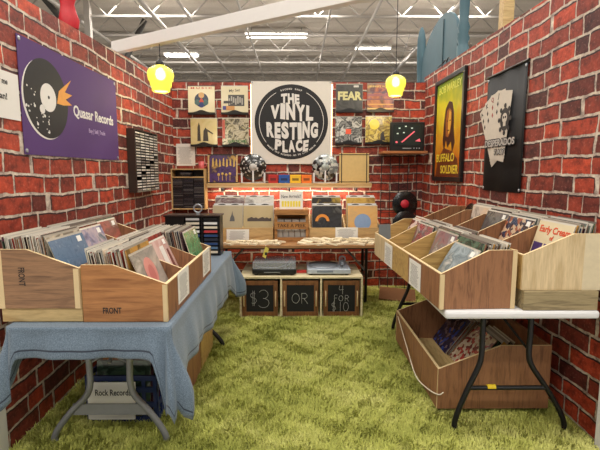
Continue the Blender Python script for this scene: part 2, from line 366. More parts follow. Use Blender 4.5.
def fill(fr, sg, yc, xb, z, n, lean, where, fronts=(), pitch=.0066, jit=.007):
    """records packed along the bin depth; fr maps (x,y)->world, sg = +1 when the aisle is at +X"""
    (ox, oy, ang) = fr; rz = sg * PI / 2 + ang; xp = xb - .312 * math.sin(lean) - .006
    def w(d, y): x = -sg * d; return (ox + x * math.cos(ang) - y * math.sin(ang), oy + x * math.sin(ang) + y * math.cos(ang))
    for i in range(n):
        a = w(xp - i * pitch, yc + rng.uniform(-jit, jit)); q = lp((a[0], a[1], z + .0014), rz, lean + R(rng.uniform(-.7, .7)), 'record packed upright in the ' + where, 'records in the ' + where); q.scale = (1, 1, rng.choice((.955, .985, 1, 1, 1.0, 1.015, 1.03)))
    x = xp - n * pitch
    for (lab, mesh, l2, st, *pf) in fronts:
        x -= .312 * math.cos(l2) * max(0, math.tan(l2) - math.tan(lean)) + .008; lean = l2
        a = w(x, yc); lp((a[0], a[1], z + .0018), rz, l2, lab, None, mesh, st, pf[0] if pf else None)
def make_bin(name, label, fr, sg, Wd, n, pitch, z0, lo, hi, mats, flat=.37, cat='bin', nodiv=False, front_split=None, group=None):
    """open record bin. local: x = 0 at the aisle front to Wd at the wall (times -sg), y along the row"""
    t = thing(name, label, cat, (fr[0], fr[1], z0), fr[2], group); X = lambda x: -sg * x; T = .014; L = n * pitch + T
    prof = lambda dz=0, x0=0, x1=Wd: [(X(x0), .001), (X(x1), .001), (X(x1), hi - dz), (X(Wd * (1 - flat)), hi - dz), (X(x0), lo - dz)]
    mE, mF, mD = mats
    MB().extr(prof(), 'y', 0, T, 0, 1).build('end_panel', [mE, EDGE], t)
    MB().extr(prof(), 'y', L - T, L, 0, 1).build('end_panel', [mD, EDGE], t)
    b = MB()
    a0, a1 = sorted((X(.0), X(T)))
    cuts = front_split or [(0, 1, mF)]
    for (f0, f1, mm) in cuts:
        m = MB(); m.box(a0 - (.0 if sg > 0 else .001), a1 + (.001 if sg > 0 else 0), T + (L - 2 * T) * f0, T + (L - 2 * T) * f1, .0, lo - .004); m.build('front_panel', mm, t)
    m = MB(); m.box(*sorted((X(Wd - T), X(Wd))), T, L - T, 0, hi - .002); m.build('back_panel', mD, t)
    m = MB(); m.box(*sorted((X(T), X(Wd - T))), T, L - T, .0, .012); m.build('bottom', PINEY, t)
    m = MB(); m.box(*sorted((X(-.0005), X(T + .001))), T, L - T, lo - .004, lo); m.build('front_lip', EDGE, t)
    if not nodiv:
        for i in range(1, n): MB().extr(prof(.004, T, Wd - T), 'y', i * pitch, i * pitch + T * .8, 0, 1).build('divider', [mD if not isinstance(mD, list) else mD[0], EDGE], t)
    return t

# ------------------------------------------------------------------ left side: table, cloth, bins
LT = dict(x0=-1.305, x1=-.585, y0=1.885, y1=3.75, z=.735)
def leg_set(parent, y, xs, feet, mat, r, ztop, zb, bar_z, bar='plate', bf=.47):
    for xu, xf in zip(xs, feet):
        MB().tube([(xu, y, ztop), (xu, y, zb + .16), (xu, y, zb + .05), (xu + (xf - xu) * .12, y, zb - .02), (xu + (xf - xu) * .5, y, zb * .64), (xu + (xf - xu) * .84, y, zb * .33), (xf, y, zb * .12), (xf, y, .006)], r, 10, smooth=5).build('leg', mat, parent)
    w = .2
    fx = [xu + (xf - xu) * bf for xu, xf in zip(xs, feet)]
    if bar == 'plate': MB().box(fx[0], fx[1], y - .004, y + .004, bar_z - .03, bar_z + .03).build('crossbar', mat, parent)
    else: MB().tube([(fx[0], y, bar_z), (fx[1], y, bar_z)], .013, 8).build('crossbar', mat, parent)
t = thing('folding_table', 'folding table with grey legs under the blue cloth', 'table', (0, 0, 0))
MB().box(LT['x0'], LT['x1'], LT['y0'], LT['y1'], .695, LT['z']).build('tabletop', PLAST, t, .008)
leg_set(t, 2.16, (-1.085, -.875), (-1.29, -.70), GREYM, .017, .70, .28, .185)
leg_set(t, 3.42, (-1.085, -.875), (-1.29, -.615), BLKM, .017, .70, .28, .185)
for yy, y2 in ((2.16, 2.5), (3.42, 3.1)): MB().tube([(-.98, yy, .44), (-.98, y2, .70)], .010, 8).build('brace', GREYM, t)
MB().tube([(-1.085, 2.16, .44), (-.98, 2.16, .50), (-.875, 2.16, .44)], .008, 6).build('stretcher', GREYM, t)

def cloth():
    x0, x1, y0, y1 = LT['x0'] - .008, LT['x1'] + .01, LT['y0'] - .008, LT['y1'] + .008; z = LT['z'] + .003
    # path: left side far -> near, near-left corner, front, near-right corner, right side near -> far, far corner, back
    pts = []; K = 10; rc = .02
    def line(a, b, n, nd):
        for i in range(n): u = i / n; pts.append(((a[0] + (b[0] - a[0]) * u, a[1] + (b[1] - a[1]) * u), nd, None))
    def corner(c, a0, a1, tagc):
        for i in range(K + 1): a = a0 + (a1 - a0) * i / K; pts.append(((c[0] + rc * math.cos(a), c[1] + rc * math.sin(a)), (math.cos(a), math.sin(a)), (tagc, i / K)))
    line((x0, y1 - rc), (x0, y0 + rc), 50, (-1, 0)); corner((x0 + rc, y0 + rc), PI, 1.5 * PI, 'nl')
    line((x0 + rc, y0), (x1 - rc, y0), 46, (0, -1)); corner((x1 - rc, y0 + rc), 1.5 * PI, 2 * PI, 'nr')
    line((x1, y0 + rc), (x1, y1 - rc), 84, (1, 0)); corner((x1 - rc, y1 - rc), 0, .5 * PI, 'fr')
    line((x1 - rc, y1), (x0 + rc, y1), 40, (0, 1)); corner((x0 + rc, y1 - rc), .5 * PI, PI, 'fl')
    sm = lambda v: v * v * (3 - 2 * v)
    bump = lambda v, c, w: math.exp(-((v - c) / w) ** 2)
    M = 14; co = []; uv = []
    for (p, nd, cr) in pts:
        px, py = p
        if cr is None:
            if nd == (-1, 0): d = .16 + .16 * bump(py, y0, .10); fl = .012; amp = .004
            elif nd == (0, -1): d = .140 + .17 * bump(px, x0, .028) + .27 * max(0, 1 - (x1 - px) / .07) ** 1.1; fl = .02; amp = .010 + .012 * bump(px, x1, .15)
            elif nd == (1, 0): d = .29 + .14 * max(0, 1 - (py - y0) / .24) + .12 * bump(py, y1, .15) + .015 * math.sin(py * 5); fl = .022 + .015 * bump(py, y0, .2); amp = .012
            else: d = .30; fl = .03; amp = .012
        else:
            k = cr[1]; c4 = math.sin(PI * k)
            if cr[0] == 'nl': d = (.16 + .16) * (1 - k) + k * .34 + .05 * c4; fl = .02 + .07 * c4
            elif cr[0] == 'nr': d = .41 * (1 - k) + .43 * k - .05 * math.sin(3 * PI * k) ** 2; fl = .02 + .017 * k + .055 * math.sin(2 * PI * k) ** 2 * (1 if k < .5 else 1.3) + .03 * c4
            elif cr[0] == 'fr': d = .41 * (1 - k) + .30 * k + .04 * c4; fl = .022 * (1 - k) + .03 * k + .12 * c4
            else: d = .3 * (1 - k) + .16 * k; fl = .02
            amp = .006
        ph = px * 17 + py * 13
        for j in range(M + 1):
            u = j / M; o = fl * sm(min(1, u * 1.2)) + amp * u * math.sin(ph + .8 * u) + amp * .5 * u * math.sin(ph * 2.3 + 1)
            o = max(o, .002 if j else 0)
            zz = z - u * d - (.0 if j else -.0)
            X = px + nd[0] * o; X = max(X, -1.478)
            co.append((X, py + nd[1] * o, zz)); uv.append(d * (1 - u))
    n = len(pts); fs = [(i * (M + 1) + j, ((i + 1) % n) * (M + 1) + j, ((i + 1) % n) * (M + 1) + j + 1, i * (M + 1) + j + 1) for i in range(n) for j in range(M)]
    fs.append(tuple(i * (M + 1) for i in range(n))[::-1])
    me = bpy.data.meshes.new('tablecloth'); me.from_pydata(co, [], fs)
    at = me.attributes.new('hem', 'FLOAT', 'POINT'); at.data.foreach_set('value', uv)
    me.polygons.foreach_set('use_smooth', [True] * (len(fs) - 1) + [False])
    t = NT('blue_cloth'); v = t.coord('Object', (1, 1, 1)); n1 = t.add('ShaderNodeTexNoise', Scale=230., Detail=2.); t.link(v, n1.inputs['Vector'])
    a = t.add('ShaderNodeAttribute'); a.attribute_name = 'hem'
    c = t.ramp(n1.outputs[0], [(.3, lin((76, 92, 108))), (.7, lin((112, 129, 145)))])
    r = t.ramp(a.outputs['Fac'], [(0, (0, 0, 0, 1)), (.034, (0, 0, 0, 1)), (.035, (1, 1, 1, 1)), (.041, (1, 1, 1, 1)), (.042, (0, 0, 0, 1))])
    c = t.mixc(r, c, lin((36, 44, 60))); t.link(c, t.b.inputs['Base Color']); t.b.inputs['Roughness'].default_value = .9
    t.b.inputs['Sheen Weight'].default_value = .2; t.bump(n1.outputs[0], .2, .002); me.materials.append(t.m)
    o = bpy.data.objects.new('tablecloth', me); COL.objects.link(o); tag(o, 'denim blue cloth draped over the left folding table', 'tablecloth')
    s = o.modifiers.new('thick', 'SOLIDIFY'); s.thickness = .002; s.offset = 1
cloth()
CT = LT['z'] + .006
# pine blocks and outer bin against the wall
for k, (y0, lab) in enumerate(((1.945, 'pine block under the near end of the tall bin beside the purple banner'), (2.75, 'pine block under the far end of the tall bin beside the purple banner'))):
    b = MB().box(-1.362, -.992, y0, y0 + .09, CT, CT + .065).build('pine_block', PINE, None, .002); tag(b, lab, 'block')
ZA = CT + .066
FA = (-.992, 1.935, 0)
ba = make_bin('record_bin', 'brown plywood record bin against the left wall, raised on a pine block, FRONT printed sideways', FA, 1, .372, 3, .335, ZA, .188, .275, (GREYPLY, YELPLY, BROWNPLY))
m = MB(); text_into(m, 'FRONT', .040, -.262, .150, -.0005, .0004, -PI / 2, fit=.085); m.build('lettering', INK, ba, label='dark stencilled word')
MB().box(-.372, -.346, -.001, .0, 0, .27).build('edge_strip', EDGE, ba); MB().box(-.026, -.002, -.001, .0, 0, .186).build('edge_strip', EDGE, ba)
FB = (-.598, 1.94, 0)
bb_ = make_bin('record_bin', 'orange-brown plywood record bin at the aisle edge of the left table, FRONT printed low', FB, 1, .388, 3, .335, CT, .178, .268, (ORPLY, BROWNPLY, BROWNPLY))
m = MB(); text_into(m, 'FRONT', .040, -.255, .052, -.0005, .0006, 0, fit=.085); m.build('lettering', INK, bb_, label='dark stencilled word')
MB().box(-.020, 0, -.001, .0, 0, .176).build('edge_strip', EDGE, bb_)
P_BLUE = special('blue', [(74, 100, 130), (94, 120, 148), (84, 110, 140), (118, 142, 164)], 22)
P_LILAC = special('lilac', [(80, 74, 92), (140, 134, 160), (188, 170, 176), (90, 110, 120)], 11)
P_SALMON = special('salmon', [(92, 72, 64), (170, 96, 84), (120, 84, 74), (196, 170, 150)], 9)
P_PORT = special('portrait', [(150, 142, 134), (176, 166, 156), (130, 126, 120), (190, 184, 174)], 7)
P_PINK = special('pink', [(206, 160, 152), (222, 190, 180), (196, 150, 140), (226, 206, 194)], 5)
P_GREEN = special('green', [(66, 128, 84), (96, 152, 106), (78, 138, 92)], 6)
def port_parts(o):
    m = MB(); m.disc(.0, .20, .075, -.0036, -.0026, 24, sx=.9); m.build('cover_print', plain('pink_print', (206, 136, 128), .4, coat=.5), o)
    m = MB(); m.disc(.0, .19, .045, -.0044, -.0036, 20, sx=.8); m.build('cover_print', plain('rose_print', (188, 108, 104), .4, coat=.5), o)
    MB().extr([(-.12, .02), (.10, .02), (.06, .11), (-.06, .11)], 'y', -.0036, -.0026).build('cover_print', plain('stone_print', (112, 108, 100), .4, coat=.5), o)
def pink_parts(o):
    MB().extr([(-.03, .03), (.04, .03), (.06, .27), (.0, .27)], 'y', -.0036, -.0026).build('cover_print', plain('white_print', (228, 222, 214), .4, coat=.5), o)
    MB().extr([(.07, .02), (.12, .02), (.12, .24), (.09, .24)], 'y', -.0036, -.0026).build('cover_print', plain('maroon_print', (120, 70, 68), .4, coat=.5), o)
zA, zB = ZA + .013, CT + .013
fill(FA, 1, .1745, .358, zA, 30, R(8), 'near section of the bin under the purple banner',
     [('blue-grey record cover leaning at the front of the bin under the purple banner', P_BLUE, R(21), True)])
fill(FA, 1, .5095, .358, zA, 22, R(12), 'middle section of the bin under the purple banner',
     [('lilac-grey record cover in the middle section of the bin under the purple banner', P_LILAC, R(22), True)])
fill(FA, 1, .8445, .358, zA, 14, R(10), 'far section of the bin under the purple banner',
     [('salmon and brown record cover at the far end of the bin under the purple banner', P_SALMON, R(20), True)])
fill(FB, 1, .1745, .374, zB, 28, R(10), 'near section of the orange-brown bin',
     [('pale record cover with pink blotches leaning at the front of the orange-brown bin', P_PORT, R(23), False, port_parts)])
fill(FB, 1, .5095, .374, zB, 22, R(12), 'middle section of the orange-brown bin',
     [('pink record cover in the middle section of the orange-brown bin', P_PINK, R(24), True, pink_parts)])
fill(FB, 1, .8445, .374, zB, 39, R(11), 'far section of the orange-brown bin',
     [('plain green record sleeve at the far end of the orange-brown bin', P_GREEN, R(17), True)])
def sheet(name, label, loc, rz, w, h, rx=0, lines=7, cat='sign', group=None, head=None, inkm=None, photo=None):
    t = thing(name, label, cat, loc, rz, group, rx); MB().box(-w / 2, w / 2, -.0006, .0006, 0, h).build('sheet', PAPER, t)
    m = MB(); r = random.Random(label); lines = lines * 2; hh = h * .8 / max(1, lines)
    for i in range(lines):
        zz = h * .08 + i * hh; ww = w * (.30 + .12 * r.random())
        m.box(-ww, ww * (.6 + .4 * r.random()), -.0011, -.0007, zz, zz + hh * .36)
    if lines: m.build('printed_lines', inkm or GINK, t)
    if head:
        m = MB(); text_into(m, head, h * .14, 0, h * .9, -.0009, .0004, fit=w * .8, ext=.0003); m.build('heading', INK, t)
    return t
AISLE_L = -.598
sheet('bin_label', 'white paper label on the near half of the orange-brown bin front', (AISLE_L + .0025, 2.225, .765), PI / 2, .215, .160, lines=8)
sheet('bin_label', 'white paper label on the far half of the orange-brown bin front', (AISLE_L + .0025, 2.80, .765), PI / 2, .215, .160, lines=8)
# tape cabinet at the far end of the left table
tc = thing('tape_cabinet', 'black tape cabinet at the far end of the left table', 'cabinet', (-.86, 3.545, CT))
TW, TH, TD = .45, .335, .14
MB().box(-TW / 2, TW / 2, TD - .01, TD, 0, TH).build('back_panel', BLK, tc)
for x in (-TW / 2, -.08, .069, TW / 2 - .012): MB().box(x, x + .012, 0, TD - .01, .012, TH - .012).build('upright', BLK, tc)
MB().box(-TW / 2, TW / 2, 0, TD - .01, 0, .012).build('bottom', BLK, tc)
MB().box(-TW / 2 - .01, TW / 2 + .005, -.012, TD + .04, TH - .012, TH).build('top', plain('dark_lid', (44, 34, 32), .3), tc)
TAPEC = [((196, 60, 66), 'red'), ((226, 214, 190), 'cream'), ((232, 232, 228), 'white'), ((40, 70, 120), 'blue'), ((30, 40, 60), 'navy'), ((200, 190, 160), 'tan'), ((24, 24, 26), 'black'), ((90, 120, 150), 'pale blue')]
tcm = [(plain('tape_' + n.replace(' ', '_'), c, .5), n) for c, n in TAPEC]
seq = {0: [2, 1, 1, 2, 3, 4, 3, 6, 1], 1: [6, 2, 1, 0, 3, 4, 3, 7, 1], -1: [1, 5, 2, 1, 3, 2, 5, 2, 0]}
names9 = ['top', 'second', 'third', 'fourth', 'middle', 'sixth', 'seventh', 'eighth', 'bottom']
MB().box(-.213, -.08, 0, .008, .012, TH - .012).build('front_panel', BLK, tc)
for c, x0 in ((0, -.062), (1, .086)):
    wd = .122
    for k in range(9):
        mt, nm = tcm[seq[c][k]]; z = CT + .012 + (8 - k) * .0343 + .002
        m = MB(); m.box(x0, x0 + wd, 0.0, .11, 0, .027)
        o = m.build('cartridge_tape', BLK, None, .0015); o.location = (-.86, 3.549, z)
        tag(o, '%s-spined tape in the %s row, %s column of the black tape cabinet' % (nm, names9[k], {0: 'left', 1: 'right'}[c]), 'tape', 'tapes in the black cabinet')
        MB().box(x0 + .006, x0 + wd - .006, -.001, .0, .004, .023).build('spine_label', mt, o)
rg = MB(); rg.tube([(.034 * math.cos(2 * PI * k / 20), 0, .05 + .034 * math.sin(2 * PI * k / 20)) for k in range(20)], .006, 6, closed=True); rg.box(-.012, .012, -.012, .012, 0, .018)
o = rg.build('ring_stand', SILV); o.location = (-.83, 3.62, CT + TH); tag(o, 'small silver ring ornament on the black tape cabinet', 'ornament')
# under the left table
mc = thing('milk_crate', 'dark blue plastic milk crate under the left table', 'crate', (-1.0, 2.34, .004)); BLUEP = plain('blue_plastic', (30, 46, 92), .4)
cw, cd, ch = .40, .34, .28
for nm, ax, pos in (('side', 'y', 0), ('side', 'y', cd), ('side', 'x', -cw / 2), ('side', 'x', cw / 2)):
    m = MB()
    if ax == 'y':
        for z in (0, .09, .18, .25): m.box(-cw / 2, cw / 2, pos - .006, pos + .006, z, z + .03)
        for i in range(7): x = -cw / 2 + i * (cw - .02) / 6; m.box(x, x + .02, pos - .005, pos + .005, 0, ch)
    else:
        for z in (0, .09, .18, .25): m.box(pos - .006, pos + .006, 0, cd, z, z + .03)
        for i in range(6): y = i * (cd - .02) / 5; m.box(pos - .005, pos + .005, y, y + .02, 0, ch)
    m.build('side', BLUEP, mc)
MB().box(-cw / 2, cw / 2, 0, cd, 0, .012).build('bottom', BLUEP, mc)
rr = thing('divider_card', 'white card reading Rock Records propped on the blue milk crate', 'sign', (-1.045, 2.318, .035), 0)
MB().extr([(-.14, 0), (.125, 0), (.135, .22), (-.135, .22)], 'y', -.003, .003).build('card', PAPER, rr)
MB().box(-.13, .125, -.006, -.003, .0, .085).build('flap', PAPER, rr)
m = MB(); text_into(m, 'Rock Records', .05, .006, .158, -.0035, .0006, fit=.20); m.build('lettering', INK, rr)
for k in range(5):
    lp((-1.02 + .005 * k, 2.40 + k * .03, .018), 0, R(8), 'record standing in the blue milk crate', 'records in the blue milk crate')
b = MB().obox((0, 0, 0), Matrix.Rotation(R(6), 3, 'Y') @ Matrix.Rotation(R(14), 3, 'Z'), .16, .12, .012).build('cardboard_mailer', plain('cardboard', (150, 100, 66), .8), None, .002); b.location = (-.98, 2.52, .365)
tag(b, 'brown cardboard mailer on top of the blue milk crate', 'cardboard')
for (y0, ln, mt, lab) in ((2.60, .36, BROWNPLY, 'brown wooden floor crate under the aisle side of the blue cloth'), (2.99, .42, YELPLY, 'pale wooden floor crate behind the brown one under the blue cloth')):
    c = thing('floor_crate', lab, 'crate', (-.85, y0, .002))
    for x in (-.2, .145): MB().box(x, x + .015, 0, ln, 0, .28 if mt is BROWNPLY else .30).build('side_panel', mt, c)
    for y in (0, ln - .015): MB().box(-.185, .145, y, y + .015, 0, .26).build('end_panel', mt, c)
    MB().box(-.185, .145, .015, ln - .015, 0, .012).build('bottom', PINEY, c)

# ------------------------------------------------------------------ right side: table, bins, floor crate
rt = thing('folding_table', 'white plastic folding table with black legs along the right wall', 'table', (0, 0, 0))
MB().box(.738, 1.512, 2.075, 3.90, .700, .742).build('tabletop', PLAST, rt, .014)
leg_set(rt, 2.25, (1.005, 1.265), (.875, 1.485), BLKM, .015, .705, .385, .250, 'rod')
leg_set(rt, 3.78, (1.005, 1.265), (.872, 1.485), BLKM, .015, .705, .385, .250, 'rod')
for yy, y2 in ((2.25, 2.55), (3.78, 3.48)):
    for xx in (1.005, 1.265): MB().tube([(xx, yy, .46), (1.135, y2, .70)], .007, 8).build('brace', BLKM, rt)
MB().tube([(1.045, 2.25, .255), (1.09, 2.25, .255)], .0145, 10).build('sticker', plain('yellow_sticker', (232, 200, 40), .6), rt, label='yellow sticker')
ZT = .7435
F1 = (.715, 2.10, R(2.4))
b1 = make_bin('record_bin', 'brown-ended record bin at the aisle edge of the right table', F1, -1, .385, 4, .368, ZT, .182, .300, (BROWNPLY, PALEPLY, YELPLY),
              front_split=[(0, .36, BROWNPLY), (.36, .70, YELPLY), (.70, 1, PALEPLY)])
MB().box(.362, .385, -.001, .0, 0, .298).build('edge_strip', EDGE, b1); MB().box(0, .02, -.001, .0, 0, .18).build('edge_strip', EDGE, b1)
for k, (y0, lab) in enumerate(((2.085, 'weathered pine block under the near end of the pale bin by the right wall'), (3.70, 'weathered pine block under the far end of the pale bin by the right wall'))):
    b = MB().box(1.128, 1.500, y0, y0 + .10, ZT, ZT + .098).build('pine_block', WEATH, None, .002); tag(b, lab, 'block')
Z2 = ZT + .099
F2 = (1.122, 2.10, 0)
b2 = make_bin('record_bin', 'pale pine record bin against the right wall, raised on a weathered block', F2, -1, .392, 5, .350, Z2, .178, .285, (PALEPLY, YELPLY, BROWNPLY))
MB().box(.300, .392, -.001, .0, 0, .284).build('edge_strip', plain('cream_strip', (214, 200, 168), .6), b2)
P_GREYB = special('greyblue', [(70, 84, 92), (160, 172, 176), (110, 124, 130), (206, 204, 196)], 9)
P_RED = special('redpink', [(70, 44, 52), (150, 70, 84), (90, 84, 86), (190, 170, 168)], 13)
P_SPOT = special('spotted', [(222, 206, 196), (224, 210, 202), (104, 38, 44), (216, 190, 182)], 22, 'v')
P_ROSE = special('rosegrey', [(96, 72, 76), (150, 110, 110), (120, 116, 116), (196, 182, 178)], 10)
P_CREAMC = special('cream', [(222, 208, 172), (226, 214, 180)], 3)
P_ORNATE = special('ornate', [(60, 36, 40), (150, 84, 60), (200, 170, 140), (44, 60, 90)], 40, 'v')
P_DKGREY = special('darkgrey', [(54, 54, 56), (96, 94, 94), (70, 68, 70)], 10)
z1, z2 = ZT + .013, Z2 + .013
fill(F1, -1, .191, .371, z1, 21, R(16), 'nearest section of the brown-ended bin',
     [('grey-blue record cover sloping at the front of the brown-ended bin', P_GREYB, R(31), True)])
fill(F1, -1, .559, .371, z1, 16, R(13), 'second section of the brown-ended bin',
     [('rose-grey record cover in the second section of the brown-ended bin', P_ROSE, R(20), True)])
fill(F1, -1, .927, .371, z1, 18, R(12), 'third section of the brown-ended bin',
     [('dark red and pink record cover in the third section of the brown-ended bin', P_RED, R(18), False)])
fill(F1, -1, 1.295, .345, z1, 3, R(14), 'farthest section of the brown-ended bin',
     [('white record cover with dark red spots in the farthest section of the brown-ended bin', P_SPOT, R(26), False)])
def cream_parts(o):
    m = MB(); text_into(m, 'Early Cream', .052, 0.005, .268, -.0034, .0012, fit=.27); m.build('cover_title', plain('orange_ink', (214, 84, 50), .6), o, label='orange title lettering')
    m = MB(); text_into(m, 'of', .035, .0, .226, -.0034, .0010); m.build('cover_title', plain('orange_ink', (214, 84, 50), .6), o)
    for x in (-.145, -.045, .055): MB().box(x, x + .085, -.0034, -.0026, .03, .19).build('cover_photo', plain('violet_print', (74, 56, 110), .4, var=.8, sc=25), o)
fill(F2, -1, .182, .378, z2, 13, R(11), 'nearest section of the pale bin by the right wall',
     [('cream record cover with orange title reading Early Cream', P_CREAMC, R(16), False, cream_parts)], pitch=.0075)
fill(F2, -1, .532, .378, z2, 16, R(12), 'second section of the pale bin by the right wall',
     [('ornate red, tan and blue record cover in the pale bin by the right wall', P_ORNATE, R(22), True)])
fill(F2, -1, .882, .378, z2, 13, R(12), 'third section of the pale bin by the right wall',
     [('dark grey record cover in the third section of the pale bin by the right wall', P_DKGREY, R(20), True)])
fill(F2, -1, 1.232, .345, z2, 6, R(10), 'fourth section of the pale bin by the right wall')
def bare(loc, rz, lean, label, r=.150, hole=True, lab=REDL):
    t = thing('vinyl_record', label, 'record', loc, rz, None, -lean)
    m = MB(); m.lathe([(.004, -.0014), (r - .002, -.0014), (r, 0), (r - .002, .0014), (.05, .0018), (.004, .0018)], 40, (0, 0, r), 'y'); m.build('disc', VINYL, t)
    m = MB(); m.lathe([(.004, .0018), (.05, .0018), (.05, .0024), (.004, .0024)], 28, (0, 0, r), 'y'); m.build('label', lab, t, label='round centre label'); return t
DKLAB = plain('brown_label', (70, 52, 46), .5)
def inbin(fr, d, y, z): return (fr[0] + d * math.cos(fr[2]) - y * math.sin(fr[2]), fr[1] + d * math.sin(fr[2]) + y * math.cos(fr[2]), z)
bare(inbin(F1, .340, 1.29, z1 + .001), -PI / 2 + R(2.4), R(3), 'bare black record poking up behind the spotted record cover', .155, lab=DKLAB)
bare(inbin(F2, .345, 1.225, z2 + .001), -PI / 2, R(3), 'bare dark record in the fourth section of the pale bin by the right wall', .155, lab=DKLAB)
bare(inbin(F2, .335, 1.575, z2 + .001), -PI / 2, R(6), 'bare dark record in the farthest section of the pale bin by the right wall', .155, lab=DKLAB)
def front1(y): return (.715 - math.sin(R(2.4)) * y - .0035, 2.10 + y * math.cos(R(2.4)))
for yy, lab in ((.40, 'white paper label on the near half of the brown-ended bin front'), (1.02, 'white paper label on the far half of the brown-ended bin front')):
    x, y = front1(yy); sheet('bin_label', lab, (x, y, ZT + .004), -PI / 2 + R(2.4), .215, .160, lines=8)
for (x, y, z, w, c, lab) in ((.80, 3.50, z1, .10, (112, 120, 124), 'grey card in the far corner of the brown-ended bin'),):
    b = MB().box(-w / 2, w / 2, -.004, .004, 0, .25).build('divider_card', plain('card_grey', c, .6)); b.location = (x - .08, y - .02, z); b.rotation_euler = (R(-6), 0, R(12)); tag(b, lab, 'card')
for (x, c, nm) in ((.84, (206, 170, 60), 'yellow'), (.955, (46, 84, 150), 'blue')):
    b = MB().box(-.055, .055, -.012, .012, 0, .218).build('record_box', plain('card_' + nm, c, .5), None, .002); b.location = (x, 3.63, ZT + .0002); b.rotation_euler.z = R(2.4)
    tag(b, nm + ' card box standing behind the far end of the brown-ended bin', 'box')
# big floor crate
FC = (.822, 2.392, 0)
fc = make_bin('floor_crate', 'large brown plywood crate on casters under the right table', FC, -1, .655, 1, 1.06, .046, .245, .385, (BROWNPLY, BROWNPLY, BROWNPLY), .45, 'crate', True)
for x in (.04, .61):
    for y in (.05, 1.02):
        c = MB(); c.lathe([(.004, -.008), (.021, -.008), (.021, .008), (.004, .008)], 16, (x, y, -.0225), 'y'); c.box(x - .012, x + .012, y - .014, y + .014, -.01, .0); c.build('caster', BLK, fc)
MB().tube([(-.004, 1.0, .22), (-.03, .6, .13), (-.045, .3, .06), (-.03, .1, .075), (.0, -.012, .095), (.03, -.014, .11)], .004, 6, smooth=8).build('rope_handle', plain('rope', (214, 204, 184), .9), fc, label='pale rope handle')
FZ = .046 + .013
P_NIGHT = special('nightblue', [(20, 28, 70), (44, 64, 130), (30, 34, 60), (110, 90, 90), (26, 30, 60), (60, 40, 50)], 34, 'v')
P_TANX = special('tan_x', [(150, 120, 84), (176, 146, 104)], 7)
P_GING = special('gingham', [(196, 176, 150), (176, 70, 64), (210, 196, 176), (120, 50, 46)], 40, 'v')
for (d, yl, l, me, lab) in ((.30, .89, 36, P_NIGHT, 'night-blue patterned record cover leaning in the floor crate'), (.313, .88, 36, P_SALMON, 'salmon-brown record in the floor crate behind the night-blue cover'),
        (.322, .88, 36, None, 'plain record right behind the salmon-brown one in the floor crate'), (.331, .87, 36, P_TANX, 'tan record beside the red-checked cover in the floor crate'), (.318, .545, 40, P_GING, 'record cover with red checks leaning in the floor crate')):
    lp(inbin(FC, d, yl, FZ + .002), -PI / 2, R(l), lab, None, me)
for i in range(6):
    lp(inbin(FC, .345 + .014 * i, .885, FZ + .002), -PI / 2, R(37), 'record leaning at the far end of the floor crate', 'records at the far end of the floor crate')
for i in range(7):
    lp(inbin(FC, .336 + .014 * i, .53 + .02 * math.sin(i * 2.1), FZ + .002), -PI / 2, R(42), 'record slumped in the right half of the floor crate', 'records slumped in the floor crate')

# ------------------------------------------------------------------ back: table, crates, shelf unit
bt = thing('folding_table', 'wood-topped folding table along the back wall', 'table', (0, 0, 0))
MB().box(-1.03, .85, 4.26, 5.02, .672, .702).build('tabletop', wood('table_brown', (164, 120, 76), (126, 86, 50), 'x', 7), bt, .003)
MB().box(-1.0, .82, 4.30, 4.98, .655, .672).build('apron', BLKM, bt)
for x in (-.80, .745):
    for y in (4.58, 4.84): MB().tube([(x, y, .66), (x, y, .004)], .016, 8).build('leg', BLKM, bt)
    MB().tube([(x, 4.58, .3), (x, 4.84, .3)], .010, 6).build('stretcher', BLKM, bt)
    MB().tube([(x, 4.6, .36), (x + (-.26 if x > 0 else .26), 4.6, .655)], .011, 6).build('brace', GREYM, bt)
TB = .7025
GREYC = plain('pale_card', (208, 200, 184), .5, coat=.4); WHC = plain('divider_white', (224, 226, 228), .4)
def crate_lp(x0, x1, y0, label, covers, flyer):
    c = thing('record_crate', label, 'crate', (x0, y0, TB)); w = x1 - x0
    MB().box(0, w, 0, .014, 0, .145).build('front_panel', SHELFW, c)
    MB().box(0, w, .36, .374, 0, .25).build('back_panel', SHELFW, c)
    for x in (0, w / 2 - .007, w - .014):
        MB().extr([(.014, 0), (.36, 0), (.36, .25), (.014, .135)], 'x', x, x + .014).build('side_panel' if x != w / 2 - .007 else 'divider', SHELFW, c)
    MB().box(.014, w - .014, .014, .36, 0, .012).build('bottom', SHELFW, c)
    for (col, y, dz, mesh, lab) in covers:
        xc = x0 + w * (.25 + .5 * col)
        if dz > .01:
            b = MB().box(-.155, .155, -.03, .05, 0, dz).build('riser', SHELFW); b.location = (xc, y0 + y + .02, TB + .012); tag(b, 'wooden riser inside the crate under the ' + lab, 'riser')
        lp((xc, y0 + y, TB + .0125 + dz + .001), 0, R(9), lab, None, mesh)
        for k in (1, 2):
            if k == 2 and dz > .1: continue
            lp((xc, y0 + y + .014 * k, TB + .0125 + dz + .001), 0, R(9), 'record behind the ' + lab, 'records behind the ' + lab)
        d = thing('divider_card', 'white divider behind the ' + lab, 'divider', (xc, y0 + y + .044, TB + .0125 + dz + .001), 0, None, -R(9))
        MB().box(-.155, .155, -.001, .001, 0, .336).build('card', WHC, d)
        for s in (-.07, .07):
            m = MB(); m.extr([(s + .045 * math.cos(PI * k / 12), .316 + .016 * math.sin(PI * k / 12)) for k in range(13)], 'y', -.0022, -.0012); m.build('half_disc', BLK, d)
P_TANA = special('tan_a', [(186, 172, 142), (196, 182, 152)], 4); P_TANB = special('tan_b', [(190, 170, 128), (200, 182, 142)], 4)
